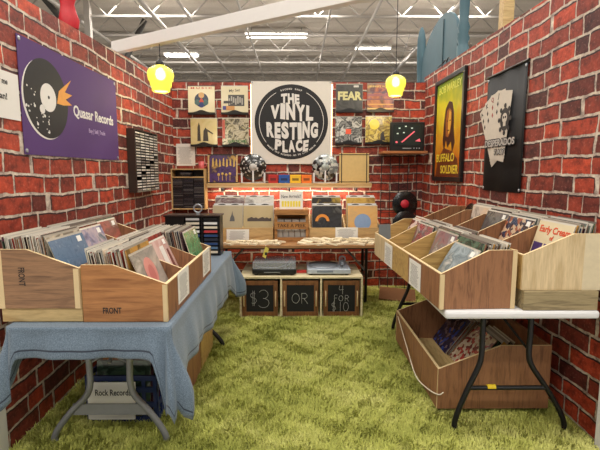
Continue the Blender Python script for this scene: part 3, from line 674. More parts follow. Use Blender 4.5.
P_DKA = special('dark_a', [(40, 40, 42), (60, 60, 62), (48, 46, 46), (96, 94, 90)], 10); P_ORB = special('orange_b', [(216, 160, 92), (226, 178, 112), (206, 170, 120)], 8)
P_WHA = special('white_a', [(206, 202, 194), (120, 96, 96), (214, 208, 200)], 8); P_WHB = special('white_b', [(200, 194, 184), (226, 222, 214), (110, 104, 100)], 7)
P_BLKY = special('black_yellow', [(40, 40, 38), (60, 54, 46), (190, 160, 70)], 9); P_GOLD = special('gold', [(196, 150, 60), (214, 176, 90), (150, 110, 50)], 9)
crate_lp(-.897, -.25, 4.50, 'pine crate of record covers on the left of the back table',
         [(0, .05, 0.045, P_TANA, 'plain tan cover with small grey figure'), (1, .05, 0.045, P_TANB, 'tan cover with dark band drawing'),
          (0, .20, .125, P_WHA, 'white cover behind the plain tan cover'), (1, .20, .125, P_WHB, 'white cover behind the dark band cover')], None)
crate_lp(.13, .887, 4.50, 'pine crate of record covers on the right of the back table',
         [(0, .05, 0.045, P_DKA, 'black cover with an orange half ring'), (1, .05, 0.045, P_ORB, 'orange cover with a pale blue disc'),
          (0, .20, .125, P_BLKY, 'black and yellow cover behind the half ring cover'), (1, .20, .125, P_GOLD, 'gold cover behind the blue disc cover')], None)
def on_lp(label, fn):
    for o in COL.objects:
        if o.get('label') == label: fn(o)
def fig(o): MB().extr([(.02, .15), (.075, .15), (.07, .19), (.055, .22), (.05, .26), (.04, .22), (.028, .19)], 'y', -.0036, -.0026).build('cover_drawing', plain('grey_print', (96, 94, 96), .5), o)
def band(o):
    pts = [(-.115, .15)] + [(-.115 + .023 * k, .178 + .018 * ((k * 7) % 5) / 4) for k in range(12)] + [(.14, .15)]
    MB().extr(pts, 'y', -.0036, -.0026).build('cover_drawing', plain('dark_print', (78, 66, 60), .5), o)
def arc(o):
    c = (-.05, .15); MB().extr([(c[0] + .075 * math.cos(PI * k / 16), c[1] + .075 * math.sin(PI * k / 16)) for k in range(17)] + [(c[0] + .045 * math.cos(PI * k / 16), c[1] + .045 * math.sin(PI * k / 16)) for k in range(16, -1, -1)], 'y', -.0036, -.0026).build('half_ring', plain('orange_print', (222, 140, 50), .5), o, label='orange half ring')
def bdisc(o): MB().disc(0, .14, .088, -.0036, -.0026, 32).build('blue_disc', plain('blue_print', (134, 160, 196), .5), o, label='pale blue disc')
on_lp('plain tan cover with small grey figure', fig); on_lp('tan cover with dark band drawing', band)
on_lp('black cover with an orange half ring', arc); on_lp('orange cover with a pale blue disc', bdisc)
sheet('flyer', 'white flyer on the front of the left pine crate', (-.62, 4.488, TB + .001), 0, .235, .13, R(-4), 6)
sheet('flyer', 'white flyer on the front of the right pine crate', (.52, 4.488, TB + .03), 0, .235, .12, R(-4), 6)
dc = thing('slatted_crate', 'dark wooden slatted crate in the middle of the back table', 'crate', (-.057, 4.47, TB), 0)
for x in (-.178, .148): MB().box(x, x + .03, 0, .03, 0, .33).build('post', DKWOOD, dc)
for z, h in ((0, .05), (.135, .075), (.285, .045)): MB().box(-.178, .178, -.012, 0, z, z + h).build('slat', DKWOOD, dc)
for x in (-.178, .166):
    for z, h in ((0, .06), (.13, .07), (.28, .05)): MB().box(x, x + .012, .03, .30, z, z + h).build('slat', DKWOOD, dc)
MB().box(-.178, .178, .30, .312, 0, .33).build('back_panel', DKWOOD, dc); MB().box(-.166, .166, .03, .30, 0, .012).build('bottom', DKWOOD, dc)
MB().box(-.178, .178, .0, .30, .330, .338).build('lid', DKWOOD, dc)
m = MB(); text_into(m, 'TAKE A PEEK', .05, 0, .172, -.0125, .0004, fit=.30); m.build('lettering', plain('burnt_ink', (58, 34, 20), .8), dc, label='burnt-in lettering')
for k in range(5):
    for j, z in enumerate((.022,)):
        b = MB().box(-.028, .028, -.07, .07, 0, .10).build('small_box', plain('pale_box', (206, 200, 190), .6)); b.location = (-.055 - .125 + k * .062, 4.59, TB + .0125); tag(b, 'pale small box inside the dark slatted crate', 'box', 'pale boxes inside the slatted crate')
for k in range(4):
    b = MB().box(-.035, .035, -.06, .06, 0, .115).build('small_box', plain('pale_box', (206, 200, 190), .6)); b.location = (-.055 - .115 + k * .077, 4.59, TB + .1135); tag(b, 'pale small box on the upper layer inside the dark slatted crate', 'box', 'pale upper boxes inside the slatted crate'); b.rotation_euler = (0, 0, R(-6 + 4 * k))
na = thing('sign', 'white New Arrivals sign standing on the dark slatted crate', 'sign', (-.06, 4.53, TB + .339), 0, None, R(-6))
MB().box(-.122, .122, -.004, .004, 0, .185).build('card', PAPER, na)
m = MB(); text_into(m, 'New Arrivals!!', .05, 0, .132, -.0045, .0004, R(1), fit=.205); m.build('lettering', INK, na)
YEL = plain('yellow_print', (232, 212, 70), .6)
for k in range(7): MB().box(-.10 + k * .029, -.078 + k * .029, -.0048, -.004, .025, .085).build('yellow_block', YEL, na)
# loose paper slips along the table front
SLIP = plain('slip_paper', (222, 208, 178), .8, var=.2, sc=20)
sl0 = MB().box(-.062, .062, -.022, .022, 0, .016).mesh('paper_slip', SLIP)
def slips(x0, x1, n, lab, grp, layers):
    for k in range(n):
        o = bpy.data.objects.new('paper_slip', sl0); COL.objects.link(o); ly = k % layers
        o.location = (x0 + (x1 - x0) * (k + .5) / n, 4.31 + .05 * ly + rng.uniform(-.02, .02), TB + .0005 + .0165 * ly); o.rotation_euler = (R(rng.uniform(-9, 9)), R(rng.uniform(-9, 9)), R(rng.uniform(-36, 36))); tag(o, lab, 'slip', grp)
slips(-.72, -.16, 14, 'cream paper slip lying at the table edge before the left pine crate', 'paper slips before the left pine crate', 2)
slips(.05, .80, 24, 'cream paper slip lying at the table edge before the right pine crate', 'paper slips before the right pine crate', 3)
tg = thing('price_tag', 'yellow tag hanging off the front edge of the back table', 'tag', (-.312, 4.245, .595), 0, None, 0)
MB().extr([(-.034, .0), (-.002, -.022), (.034, .075), (.0, .10)], 'y', -.0008, .0008).build('tag_paper', plain('tag_yellow', (214, 200, 90), .6), tg); MB().box(-.008, .016, -.0014, -.0008, .012, .04).build('printed_mark', INK, tg)
MB().tube([(.0, 0, .09), (.002, .006, .115), (.002, .016, .112)], .0015, 4).build('string', PAPER, tg)

# cream shelf unit with three chalkboards and two turntables
su = thing('shelf_unit', 'cream shelf unit with three compartments on the carpet', 'shelf', (.04, 4.12, .004)); CRM = wood('cream_ply', (226, 214, 176), (208, 194, 150), 'x', 6)
wS, hS, dS = 1.205, .412, .60
MB().box(-wS / 2, wS / 2, 0, dS, hS - .018, hS).build('top', CRM, su); MB().box(-wS / 2 + .018, wS / 2 - .018, .01, dS, .0, .018).build('bottom', CRM, su)
for x in (-wS / 2, -.204, .186, wS / 2 - .018): MB().box(x, x + .018, 0, dS, 0, hS - .018).build('upright', CRM, su)
MB().box(-wS / 2, wS / 2, dS, dS + .006, 0, hS).build('back_panel', CRM, su)
def strokes(mb, segs, cx, cz, s, y=-.0165, r=.0019):
    for sg in segs:
        pts = [(cx + px * s + rng.uniform(-.001, .001), y, cz + pz * s) for px, pz in sg]
        mb.tube(pts, r, 5, smooth=4 if len(pts) > 2 else 0)
arcp = lambda cx, cz, rx, rz_, a0, a1, n=9: [(cx + rx * math.cos(R(a0 + (a1 - a0) * i / n)), cz + rz_ * math.sin(R(a0 + (a1 - a0) * i / n))) for i in range(n + 1)]
G = {'$': [arcp(0, .25, .22, .2, 50, 270) + arcp(0, -.18, .22, .22, 90, -130), [(-.05, .62), (-.05, -.6)], [(.06, .62), (.06, -.6)]],
     '3': [arcp(0, .25, .28, .26, 150, -90) + arcp(0, -.28, .33, .28, 90, -150)], 'O': [arcp(0, 0, .34, .46, 95, 455, 14)],
     'R': [[(-.25, -.5), (-.25, .5)], [(-.25, .48)] + arcp(.0, .24, .26, .24, 90, -90) + [(-.22, 0)], [(-.05, 0), (.3, -.5)]],
     '4': [[(-.2, .5), (-.26, .02), (.22, .06)], [(.14, .5), (.14, -.5)]], 'F': [[(-.2, -.5), (-.2, .5), (.26, .5)], [(-.2, .05), (.16, .05)]],
     '1': [[(0, .5), (0, -.5)]], '0': [arcp(0, 0, .27, .48, 95, 455, 14)]}
boards = (('dollar 3', 'chalkboard frame reading $3 in the left compartment of the cream shelf unit', [('$', -.062, .0, .125), ('3', .035, .0, .165)], -.405),
          ('or', 'chalkboard frame reading OR in the middle compartment of the cream shelf unit', [('O', -.045, 0, .105), ('R', .04, 0, .105)], -.008),
          ('ten', 'chalkboard frame reading 4 FOR $10 in the right compartment of the cream shelf unit', [('4', .0, .085, .085), ('F', -.055, 0, .062), ('O', -.005, .0, .058), ('R', .052, 0, .062), ('$', -.075, -.085, .085), ('1', -.01, -.085, .095), ('0', .045, -.085, .09)], .395))
for _, lab, glyphs, bx in boards:
    b = thing('chalkboard', lab, 'chalkboard', (.04 + bx, 4.135, .0225), 0, None, 0); hw = .176; fw = .042; hh = .352
    MB().box(-hw + fw, hw - fw, -.008, .0, fw, hh - fw).build('slate', SLATE, b)
    f = MB(); f.box(-hw, hw, -.014, .006, 0, fw); f.box(-hw, hw, -.014, .006, hh - fw, hh); f.box(-hw, -hw + fw, -.014, .006, fw, hh - fw); f.box(hw - fw, hw, -.014, .006, fw, hh - fw); f.build('frame', FRAMEW, b, .002)
    for s in (-1, 1): MB().tube([(s * (hw - .021), -.013, .10), (s * (hw - .021), -.028, .115), (s * (hw - .021), -.028, .235), (s * (hw - .021), -.013, .25)], .007, 6).build('handle', plain('pale_handle', (206, 184, 140), .5), b, label='pale handle')
    m = MB()
    for g, gx, gz, s in glyphs: strokes(m, G[g], gx, hh / 2 + gz, s, -.0095)
    m.build('chalk_lettering', CHALK, b, label='white chalk lettering')
def turntable(x, label, base, cover):
    z = .4165; t = thing('turntable', label, 'turntable', (x, 4.17, z)); w, d = .43, .36
    for sx in (-.18, .18):
        for sy in (.04, .32): MB().lathe([(.02, 0), (.022, .012), (.02, .016)], 14, (sx, sy, 0)).build('foot', BLK, t)
    MB().box(-w / 2, w / 2, 0, d, .016, .062).build('plinth', base, t, .006)
    MB().lathe([(.004, .063), (.152, .063), (.156, .07), (.15, .076), (.004, .076)], 40, (-.045, .18, 0)).build('platter', SILV, t)
    MB().lathe([(.004, .077), (.149, .077), (.149, .0795), (.004, .0795)], 40, (-.045, .18, 0)).build('mat', BLK if cover else plain('mat_grey', (110, 116, 124), .6), t)
    MB().lathe([(.03, .062), (.03, .085), (.018, .088), (.018, .10), (.004, .10)], 20, (.16, .28, 0)).build('tonearm_base', SILV, t)
    MB().tube([(.16, .33, .105), (.16, .28, .105), (.16, .12, .10), (.13, .06, .088)], .006, 8, smooth=4).build('tonearm', SILV, t)
    MB().box(.115, .142, .04, .065, .080, .09).build('headshell', BLK, t)
    for k in range(3): MB().lathe([(.004, .062), (.012, .062), (.012, .070), (.004, .070)], 14, (.11 + .035 * k, .03, 0)).build('knob', SILV, t)
    if cover:
        m = MB(); W2 = w / 2 - .004
        for bx in ((-W2, W2, .002, .006), (-W2, W2, d - .006, d - .002)): m.box(*bx, .064, .125)
        m.box(-W2, -W2 + .004, .006, d - .006, .064, .125); m.box(W2 - .004, W2, .006, d - .006, .064, .125); m.box(-W2, W2, .002, d - .002, .125, .128); m.build('dust_cover', clear('smoky_lid', (.6, .64, .68, 1), .30, .06), t)
        MB().box(-.10, .06, -.001, .0, .03, .036).build('badge', SILV, t)
    else:
        MB().tube([(.135, .30, .06), (.135, .30, .125), (.185, .30, .125), (.185, .30, .06)], .010, 8, smooth=3).build('arm_rest', SILV, t)
        MB().box(-.12, .04, -.001, .0, .028, .05).build('control_strip', plain('strip_blue', (120, 130, 142), .4), t)
turntable(-.225, 'black turntable with clear lid on the left of the cream shelf unit', BLK, True)
turntable(.315, 'silver turntable without lid on the right of the cream shelf unit', plain('silver_base', (186, 196, 208), .35, .3), False)
b = MB().box(-.05, .05, -.02, .02, 0, .025).build('cartridge_box', plain('red_card', (196, 50, 44), .5), None, .002); b.location = (.045, 4.30, .4165); tag(b, 'small red box between the two turntables', 'box')

# ------------------------------------------------------------------ back wall display
shelf = thing('wall_shelf', 'long wooden shelf on the back wall under the round banner', 'shelf', (0, 0, 0))
MB().box(-1.065, .885, 5.13, 5.295, 1.262, 1.296).build('board', SHELFW, shelf, .002)
MB().box(-1.06, .88, 5.128, 5.134, 1.246, 1.262).build('front_strip', EDGE, shelf)
for x in (-.9, -.1, .7): MB().box(x, x + .02, 5.16, 5.295, 1.20, 1.262).build('bracket', BLKM, shelf)
led = thing('light_strip', 'glowing warm light strip under the long wooden shelf', 'light', (0, 0, 0)); GLOW = plain('warm_glow', (255, 226, 180), .5, emit=3.5)
MB().box(-1.0, .82, 5.16, 5.172, 1.253, 1.2605).build('strip', GLOW, led)
area('light_strip_lamp', (-.09, 5.19, 1.243), 1.8, 12, (1, .80, .60), (R(8), 0, 0), .09)
for x, lab in ((-.545, 'left'), (.415, 'right')):
    t = thing('light_strip', 'white light strip down the %s edge of the round logo banner' % lab, 'light', (x, 5.289, 1.53)); MB().box(-.006, .006, -.004, .004, 0, .93).build('strip', GLOW, t)
# the round banner
bn = thing('banner', 'white banner with round black logo reading The Vinyl Resting Place', 'banner', (-.066, 5.268, 1.525), 0)
MB().box(-.475, .475, -.001, .001, 0, .963).build('fabric', plain('banner_white', (214, 208, 198), .7, var=.03), bn)
BC = (.0, .492); MB().disc(*BC, .437, -.0022, -.0012, 72).build('black_disc', plain('banner_black', (22, 21, 22), .6), bn)
BW = plain('banner_letter', (216, 212, 206), .6, var=.02)
for a0, a1 in ((-38, 62), (118, 218)):
    m = MB(); n = 30; A = [R(a0 + (a1 - a0) * i / n) for i in range(n + 1)]
    m.extr([(BC[0] + .386 * math.cos(a), BC[1] + .386 * math.sin(a)) for a in A] + [(BC[0] + .380 * math.cos(a), BC[1] + .380 * math.sin(a)) for a in A[::-1]], 'y', -.0034, -.0024); m.build('ring_line', BW, bn)
def row(s, x0, x1, lo, hi, bold):
    m = MB(); n = len(s); r = random.Random(s)
    # widths by letter so that I is narrow
    ws = [.55 if c == 'I' else (.8 if c in 'LE' else 1.) for c in s]; tot = sum(ws); x = x0
    for c, w in zip(s, ws):
        wd = (x1 - x0) * w / tot; xa, xb = x + wd * .05, x + wd * .95; x += wd; sk = r.uniform(-.012, .012); dz = r.uniform(-.008, .008)
        def fn(u, v, xa=xa, xb=xb, sk=sk, dz=dz):
            X = xa + (xb - xa) * (u + 1) / 2 + sk * (v - .5); k = (2 * (X - x0) / (x1 - x0) - 1); return X, lo(k) + (hi(k) - lo(k)) * v + dz
        text_into(m, c if c != 'I' else 'I', .2, 0, 0, -.0028, bold, fn=fn)
    m.build('lettering', BW, bn, label='bold white bulging letters')
Z = lambda px: BC[1] + (222 - px) * .002555
X_ = lambda px: (px - 221) * .002555
row('THE', X_(172), X_(260), lambda k: Z(141) + .006 * k, lambda k: Z(97) + .01 * (1 - k * k), .012)
row('VINYL', X_(122), X_(325), lambda k: Z(214) + .02 * k * k - .02 * k, lambda k: Z(140) - .01 * k - .035 * k * k + .012, .012)
row('RESTING', X_(103), X_(347), lambda k: Z(297) + .03 * k * k - .01, lambda k: Z(222) + .004 * k - .0 * k * k, .012)
row('PLACE', X_(142), X_(302), lambda k: Z(360) + .035 * k * k - .004, lambda k: Z(305) + .018 * k * k - .004, .012)
def arc_text(s, rad, a_mid, step, size, top=True):
    m = MB(); n = len(s)
    for i, c in enumerate(s):
        if c == ' ': continue
        k = i - (n - 1) / 2; a = R(a_mid + (-k if top else k) * step)
        text_into(m, c, size, BC[0] + rad * math.cos(a), BC[1] + rad * math.sin(a), -.0028, .0008, (a - PI / 2) if top else (a + PI / 2))
    m.build('small_lettering', BW, bn)
arc_text('RECORD SHOP', .383, 90, 3.6, .026); arc_text('WHERE OLD RECORDS GO TO LIVE AGAIN', .392, 270, 2.75, .026, False)
for x in (-.46, .46):
    for z in (.012, .95): MB().lathe([(.004, .0012), (.009, .0012), (.009, .003), (.004, .003)], 14, (x, 0, z), 'y').build('grommet', SILV, bn)

# record covers on black ledges
def ledge(x, z, label):
    m = MB(); n = 20; top = [(-.16 + .32 * i / n, .010 + .028 * math.exp(-((-.16 + .32 * i / n) / .06) ** 2)) for i in range(n + 1)]
    m.extr([(-.16, -.012), (.16, -.012)] + top[::-1], 'y', -.028, -.024); m.box(-.16, .16, -.024, .03, -.012, -.004)
    o = m.build('record_ledge', BLK); o.location = (x, 5.268, z); tag(o, label, 'ledge', 'black record ledges on the back wall')
def wall_lp(x, z, mesh, label, paint):
    t = lp((x, 5.262, z), 0, R(2.5), label, None, mesh); paint(t); return t
def pr(o, name, mb, c, lab=None): mb.build(name, plain('print_%d_%d_%d' % c, c, .4, coat=.4), o, label=lab)
Y0, Y1 = -.0036, -.0026
P_C1 = special('cream1', [(224, 212, 172), (230, 218, 182)], 4); P_C2 = special('cream2', [(214, 202, 166), (222, 210, 176)], 4); P_C3 = special('cream3', [(212, 190, 128), (222, 204, 148), (204, 186, 110)], 5)
P_C4 = special('collage4', [(40, 38, 36), (150, 140, 112), (206, 196, 168), (70, 66, 60), (190, 180, 140)], 13); P_F = special('fear', [(58, 58, 56), (84, 82, 78), (64, 62, 60)], 7)
P_S = special('sunset', [(120, 66, 76), (190, 120, 90), (96, 70, 80), (214, 170, 110)], 6); P_M = special('monochrome', [(24, 24, 26), (150, 150, 146), (60, 60, 62), (214, 212, 206), (90, 90, 88)], 12)
P_Y = special('yellowmix', [(196, 160, 50), (226, 204, 120), (120, 96, 60), (214, 190, 90), (150, 110, 80)], 11)
def pa1(o):
    m = MB(); text_into(m, 'MUSIC', .03, 0, .292, -.0034, .0006, fit=.25, spacing=1.6); pr(o, 'cover_title', m, (196, 60, 44))
    pr(o, 'round_emblem', MB().disc(0, .155, .082, Y0, Y1), (44, 52, 72), 'dark round emblem')
    for a, c in ((90, (206, 160, 100)), (210, (70, 100, 96)), (330, (70, 100, 96)), (270, (40, 56, 110))): pr(o, 'emblem_patch', MB().disc(.055 * math.cos(R(a)), .155 + .055 * math.sin(R(a)), .034, -.0046, -.0036, 20), c)
    pr(o, 'emblem_patch', MB().extr([(-.03, .13), (.03, .13), (0, .185)], 'y', -.0052, -.0046), (190, 70, 50))
def pa2(o):
    pr(o, 'cover_photo', MB().box(-.075, .115, Y0, Y1, .085, .215), (70, 68, 64), 'dark photo'); pr(o, 'cover_photo', MB().box(-.13, -.03, -.0046, -.0036, .115, .145), (60, 54, 50))
    pr(o, 'cover_patch', MB().box(-.10, .0, -.005, -.0036, .035, .085), (196, 140, 80)); pr(o, 'cover_patch', MB().box(-.14, -.10, -.005, -.0036, .04, .085), (70, 70, 130))
    m = MB(); text_into(m, 'My Set', .045, 0, .265, -.0034, .0004, R(5), fit=.13); pr(o, 'cover_title', m, (90, 84, 76))
    for k in range(7): pr(o, 'photo_patch', MB().box(-.068 + k * .025, -.052 + k * .025, -.0046, -.0036, .10 + .012 * (k % 3), .175 + .012 * ((k * 2) % 3)), (166, 160, 148))
def pa3(o):
    for x, h, w in ((-.06, .22, .020), (.02, .16, .032)):
        pr(o, 'abstract_shape', MB().extr([(x - w, .05), (x + w, .05), (x + w * .7, .05 + h * .8), (x, .05 + h), (x - w * .8, .05 + h * .75)], 'y', Y0, Y1), (60, 54, 46), 'tall dark abstract shape')
    pr(o, 'abstract_shape', MB().extr([(.03, .17), (.105, .13), (.11, .14), (.04, .19)], 'y', Y0, Y1), (80, 72, 60))
def pa4(o):
    pr(o, 'cover_band', MB().box(-.157, -.125, Y0, Y1, .08, .30), (196, 84, 76)); m = MB(); text_into(m, 'GROOVE', .05, .02, .045, -.0034, .001, fit=.22); pr(o, 'cover_title', m, (60, 120, 60))
def pf(o):
    m = MB(); text_into(m, 'FEAR', .13, 0, .175, -.0034, .006, fit=.285); pr(o, 'cover_title', m, (204, 196, 140), 'pale yellow block lettering')
    pr(o, 'sticker', MB().box(.05, .11, Y0, Y1, .28, .302), (206, 200, 190))
def ps(o):
    for k, c in enumerate(((222, 190, 120), (206, 150, 90), (120, 66, 84), (150, 84, 90), (90, 66, 84))): pr(o, 'cover_stripe', MB().box(-.155, .155, Y0, Y1, [.02, .07, .13, .175, .215][k], [.035, .085, .145, .20, .225][k]), c)
    m = MB(); text_into(m, 'SUNSET ROAD', .026, 0, .285, -.0034, .0004, fit=.26); pr(o, 'cover_title', m, (230, 204, 120))
def pm(o):
    pr(o, 'cover_square', MB().box(-.035, .03, Y0, Y1, .11, .17), (230, 90, 60), 'orange-red square')
def py(o):
    pr(o, 'cover_patch', MB().disc(-.05, .22, .06, Y0, Y1, 24), (236, 210, 60)); pr(o, 'cover_patch', MB().extr([(.02, .03), (.08, .03), (.06, .14), (.03, .12)], 'y', Y0, Y1), (60, 54, 60))
for x, z, mesh, lab, paint in ((-1.128, 2.118, P_C1, 'cream cover with round dark emblem, top left of the wall display', pa1), (-.737, 2.118, P_C2, 'cream cover with a dark wide photo, left of the round banner', pa2),
        (-1.108, 1.745, P_C3, 'yellowish cover with two dark upright shapes on the left of the wall', pa3), (-.732, 1.745, P_C4, 'black and cream collage cover with green title near the banner', pa4),
        (.621, 2.142, P_F, 'dark grey cover reading FEAR right of the round banner', pf), (.990, 2.146, P_S, 'sunset-striped cover beside the cover reading FEAR', ps),
        (.617, 1.768, P_M, 'black and white cover with orange-red square below the cover reading FEAR', pm), (.976, 1.772, P_Y, 'yellow collage cover just left of the small television', py)):
    wall_lp(x, z, mesh, lab, paint); ledge(x, z - .001, 'black ledge under the ' + ' '.join(lab.split(',')[0].split()[:9]))

# things on the wall shelf (top z 1.296)
ZS = 1.2965
pf_ = thing('framed_cover', 'framed purple and gold concert cover on the wall shelf', 'picture', (-.888, 5.225, ZS), 0, None, R(-4))
MB().box(-.170, .170, -.004, .004, .008, .335).build('print', patterned('purple_gold', [(50, 30, 84), (84, 56, 110), (60, 40, 70), (200, 160, 80)], 9, .3), pf_)
for z in (0, .333): MB().box(-.178, .178, -.010, .006, z, z + .01).build('frame_rail', BLK, pf_)
for x in (-.178, .160): MB().box(x, x + .018, -.010, .006, .01, .333).build('frame_stile', SHELFW, pf_)
GOLD = plain('gold_print', (206, 170, 90), .4)
for k in range(7): MB().extr([(-.13 + k * .042, .19 + .02 * (k % 2)), (-.105 + k * .042, .20), (-.11 + k * .042, .30 - .02 * (k % 3)), (-.122 + k * .042, .29)], 'y', -.006, -.004).build('gold_streak', GOLD, pf_)
for k in range(4): m = MB(); m.lathe([(.003, .004), (.016, .004), (.016, .006), (.003, .006)], 12, (-.05 + k * .045, 0, .10 + .01 * (k % 2)), 'y'); m.box(-.053 + k * .045, -.047 + k * .045, -.006, -.004, .03, .09); m.build('gold_mark', GOLD, pf_)
def picdisc(x, label, mat, mat2):
    t = thing('picture_disc', label, 'record', (x, 5.21, ZS), 0); r = .157
    m = MB(); m.lathe([(.004, -.0015), (r, -.0015), (r, .0015), (.004, .0015)], 44, (0, 0, r + .03), 'y'); m.build('disc', mat, t)
    m = MB(); m.lathe([(.004, .0016), (.046, .0016), (.046, .003), (.004, .003)], 24, (0, 0, r + .03), 'y'); m.build('label', mat2, t)
    s = thing('disc_stand', 'white three-legged stand holding the ' + label, 'stand', (x, 5.21, ZS), 0)
    for px in (-.135, 0, .135): MB().box(px - .009, px + .009, -.012, -.005, 0, .125 if px else .15).build('leg', PLAST, s)
    MB().box(-.145, .145, -.012, .03, 0, .006).build('base', PLAST, s)
picdisc(-.523, 'black picture disc with white flecks on the wall shelf', patterned('disc_a', [(18, 18, 18), (40, 40, 40), (20, 26, 22), (14, 14, 14), (30, 32, 30), (200, 198, 192), (24, 24, 24), (46, 46, 46)], 50, .3, 'v'), plain('disc_label_a', (176, 172, 166), .4, var=.4))
picdisc(.338, 'silver-white picture disc with black patches on the wall shelf', patterned('disc_b', [(176, 180, 176), (120, 124, 124), (196, 196, 188), (30, 30, 32), (150, 156, 154), (90, 92, 92), (24, 24, 26)], 30, .25, 'v'), plain('disc_label_b', (150, 156, 150), .4, var=.5))
for x, w, c, nm in ((-.283, .112, (176, 44, 40), 'red'), (-.152, .128, (40, 84, 160), 'blue'), (-.018, .128, (232, 188, 48), 'yellow'), (.114, .12, (232, 120, 40), 'orange')):
    b = MB(); b.box(-w / 2, w / 2, -.04, .04, 0, .096); o = b.build('small_box', plain('box_' + nm, c, .5), None, .003); o.location = (x, 5.21, ZS); tag(o, nm + ' small box in the row on the wall shelf', 'box')
    MB().box(-w * .3, w * .3, -.0412, -.0402, .03, .06).build('box_print', plain('box_print_' + nm, tuple(max(0, int(q * .6)) for q in c), .5), o)
    MB().box(-w / 2 - .001, w / 2 + .001, -.041, .041, .085, .098).build('lid', plain('box_lid_' + nm, tuple(min(255, int(q * 1.1)) for q in c), .5), o)
tn = thing('framed_sleeve', 'tan record sleeve in a thin black clip frame on the wall shelf', 'picture', (.685, 5.222, ZS), 0, None, R(-3))
MB().box(-.178, .178, -.004, .004, .0, .355).build('sleeve', plain('tan_sleeve', (206, 176, 116), .4, coat=.5), tn)
for x in (-.155, .145): MB().box(x, x + .010, -.007, -.004, 0, .356).build('clip_rail', BLK, tn)
MB().box(-.18, .18, -.007, -.004, .334, .342).build('clip_rail', BLK, tn); MB().box(-.18, .18, -.007, -.004, 0.01, .018).build('clip_rail', BLK, tn)
# disc shelf in the left corner
cs = thing('disc_shelf', 'wooden wall shelf packed with disc cases in the left back corner', 'shelf', (-1.285, 5.14, .985)); cwid, chh, cdp = .40, .482, .155
for x in (-cwid / 2, cwid / 2 - .014): MB().box(x, x + .014, 0, cdp - .01, 0, chh).build('side_panel', SHELFW, cs)
for z in (0, .375, chh - .014): MB().box(-cwid / 2 + .014, cwid / 2 - .014, 0, cdp - .01, z, z + .014).build('shelf_board', SHELFW, cs)
MB().box(-cwid / 2, cwid / 2, cdp - .01, cdp - .001, 0, chh).build('back_panel', BLK, cs)
for x in (-.064, .060): MB().box(x, x + .005, .01, cdp - .01, .014, .375).build('divider', BLK, cs)
CDS = random_mat('disc_spine', [(30, 30, 34), (52, 50, 56), (24, 24, 26), (70, 66, 68), (40, 40, 52), (96, 92, 90), (32, 28, 28)], .35)
cdm = MB().box(-.058, .058, 0, .125, 0, .0122); cdm.box(-.058, .058, -.0006, 0, .0015, .0026); cdmesh = cdm.mesh('disc_case', [CDS])
for c, x in enumerate((-.125, -.001, .125)):
    for k in range(27):
        zz = .0150 + k * .0130 + (k // 4) * .0008
        if zz > .361: break
        o = bpy.data.objects.new('disc_case', cdmesh); COL.objects.link(o); o.location = (-1.285 + x, 5.146 + rng.uniform(0, .004), .985 + zz)
        tag(o, 'disc case stacked in the %s column of the corner wall shelf' % ('left', 'middle', 'right')[c], 'disc case', 'disc cases in the %s column of the corner shelf' % ('left', 'middle', 'right')[c])
for k in range(4):
    o = bpy.data.objects.new('disc_case', cdmesh); COL.objects.link(o); o.location = (-1.315, 5.147, .985 + .3895 + k * .013); tag(o, 'disc case lying in the top compartment of the corner wall shelf', 'disc case', 'disc cases on the top of the corner shelf')
sheet('flyer', 'white printed flyer on the brick wall above the corner disc shelf', (-1.34, 5.292, 1.503), 0, .225, .262, 0, 9, 'flyer')
mg = thing('mug', 'small red and pink mug on the corner disc shelf', 'mug', (-1.135, 5.20, 1.4675))
MB().lathe([(.004, 0), (.03, 0), (.033, .005), (.034, .085), (.031, .085), (.029, .008), (.004, .008)], 24).build('cup', plain('mug_red', (206, 96, 96), .35, var=.3, sc=40), mg)
MB().tube([(.032, 0, .07), (.055, 0, .06), (.055, 0, .03), (.032, 0, .02)], .005, 6, smooth=4).build('handle', plain('mug_red', (206, 96, 96)), mg)
# cassette rack on the left wall
cr = thing('cassette_rack', 'dark brown cassette rack hanging on the left brick wall', 'rack', (-1.484, 4.158, 1.247), PI / 2); CW_, CH_, CD_ = .63, .56, .070
DB = plain('dark_brown', (52, 36, 28), .5)
f = MB(); f.box(-CW_ / 2, -CW_ / 2 + .015, -CD_, 0, 0, CH_); f.build('side_panel', DB, cr); MB().box(CW_ / 2 - .015, CW_ / 2, -CD_, 0, 0, CH_).build('side_panel', plain('rack_grey', (120, 116, 104), .6), cr)
MB().box(-CW_ / 2 + .015, CW_ / 2 - .015, -CD_, 0, 0, .012).build('bottom', plain('rack_grey', (120, 116, 104), .6), cr); MB().box(-CW_ / 2 + .015, CW_ / 2 - .015, -CD_, 0, CH_ - .012, CH_).build('top', DB, cr)
MB().box(-CW_ / 2 + .015, CW_ / 2 - .015, -.006, 0, .012, CH_ - .012).build('back_panel', BLK, cr)
for k in range(1, 5): x = -CW_ / 2 + .015 + k * (CW_ - .03) / 5; MB().box(x - .003, x + .003, -CD_ + .004, -.006, .012, CH_ - .012).build('divider', BLK, cr)
CAS = random_mat('cassette_spine', [(206, 202, 194), (180, 176, 168), (216, 212, 204), (150, 146, 140), (196, 190, 178), (110, 104, 100), (190, 186, 182)], .4)
cas = MB().box(-.054, .054, -.062, -.002, 0, .0175, 0); cas.box(-.052, .052, -.0635, -.062, .002, .0155, 1); casm = cas.mesh('cassette', [BLK, CAS])
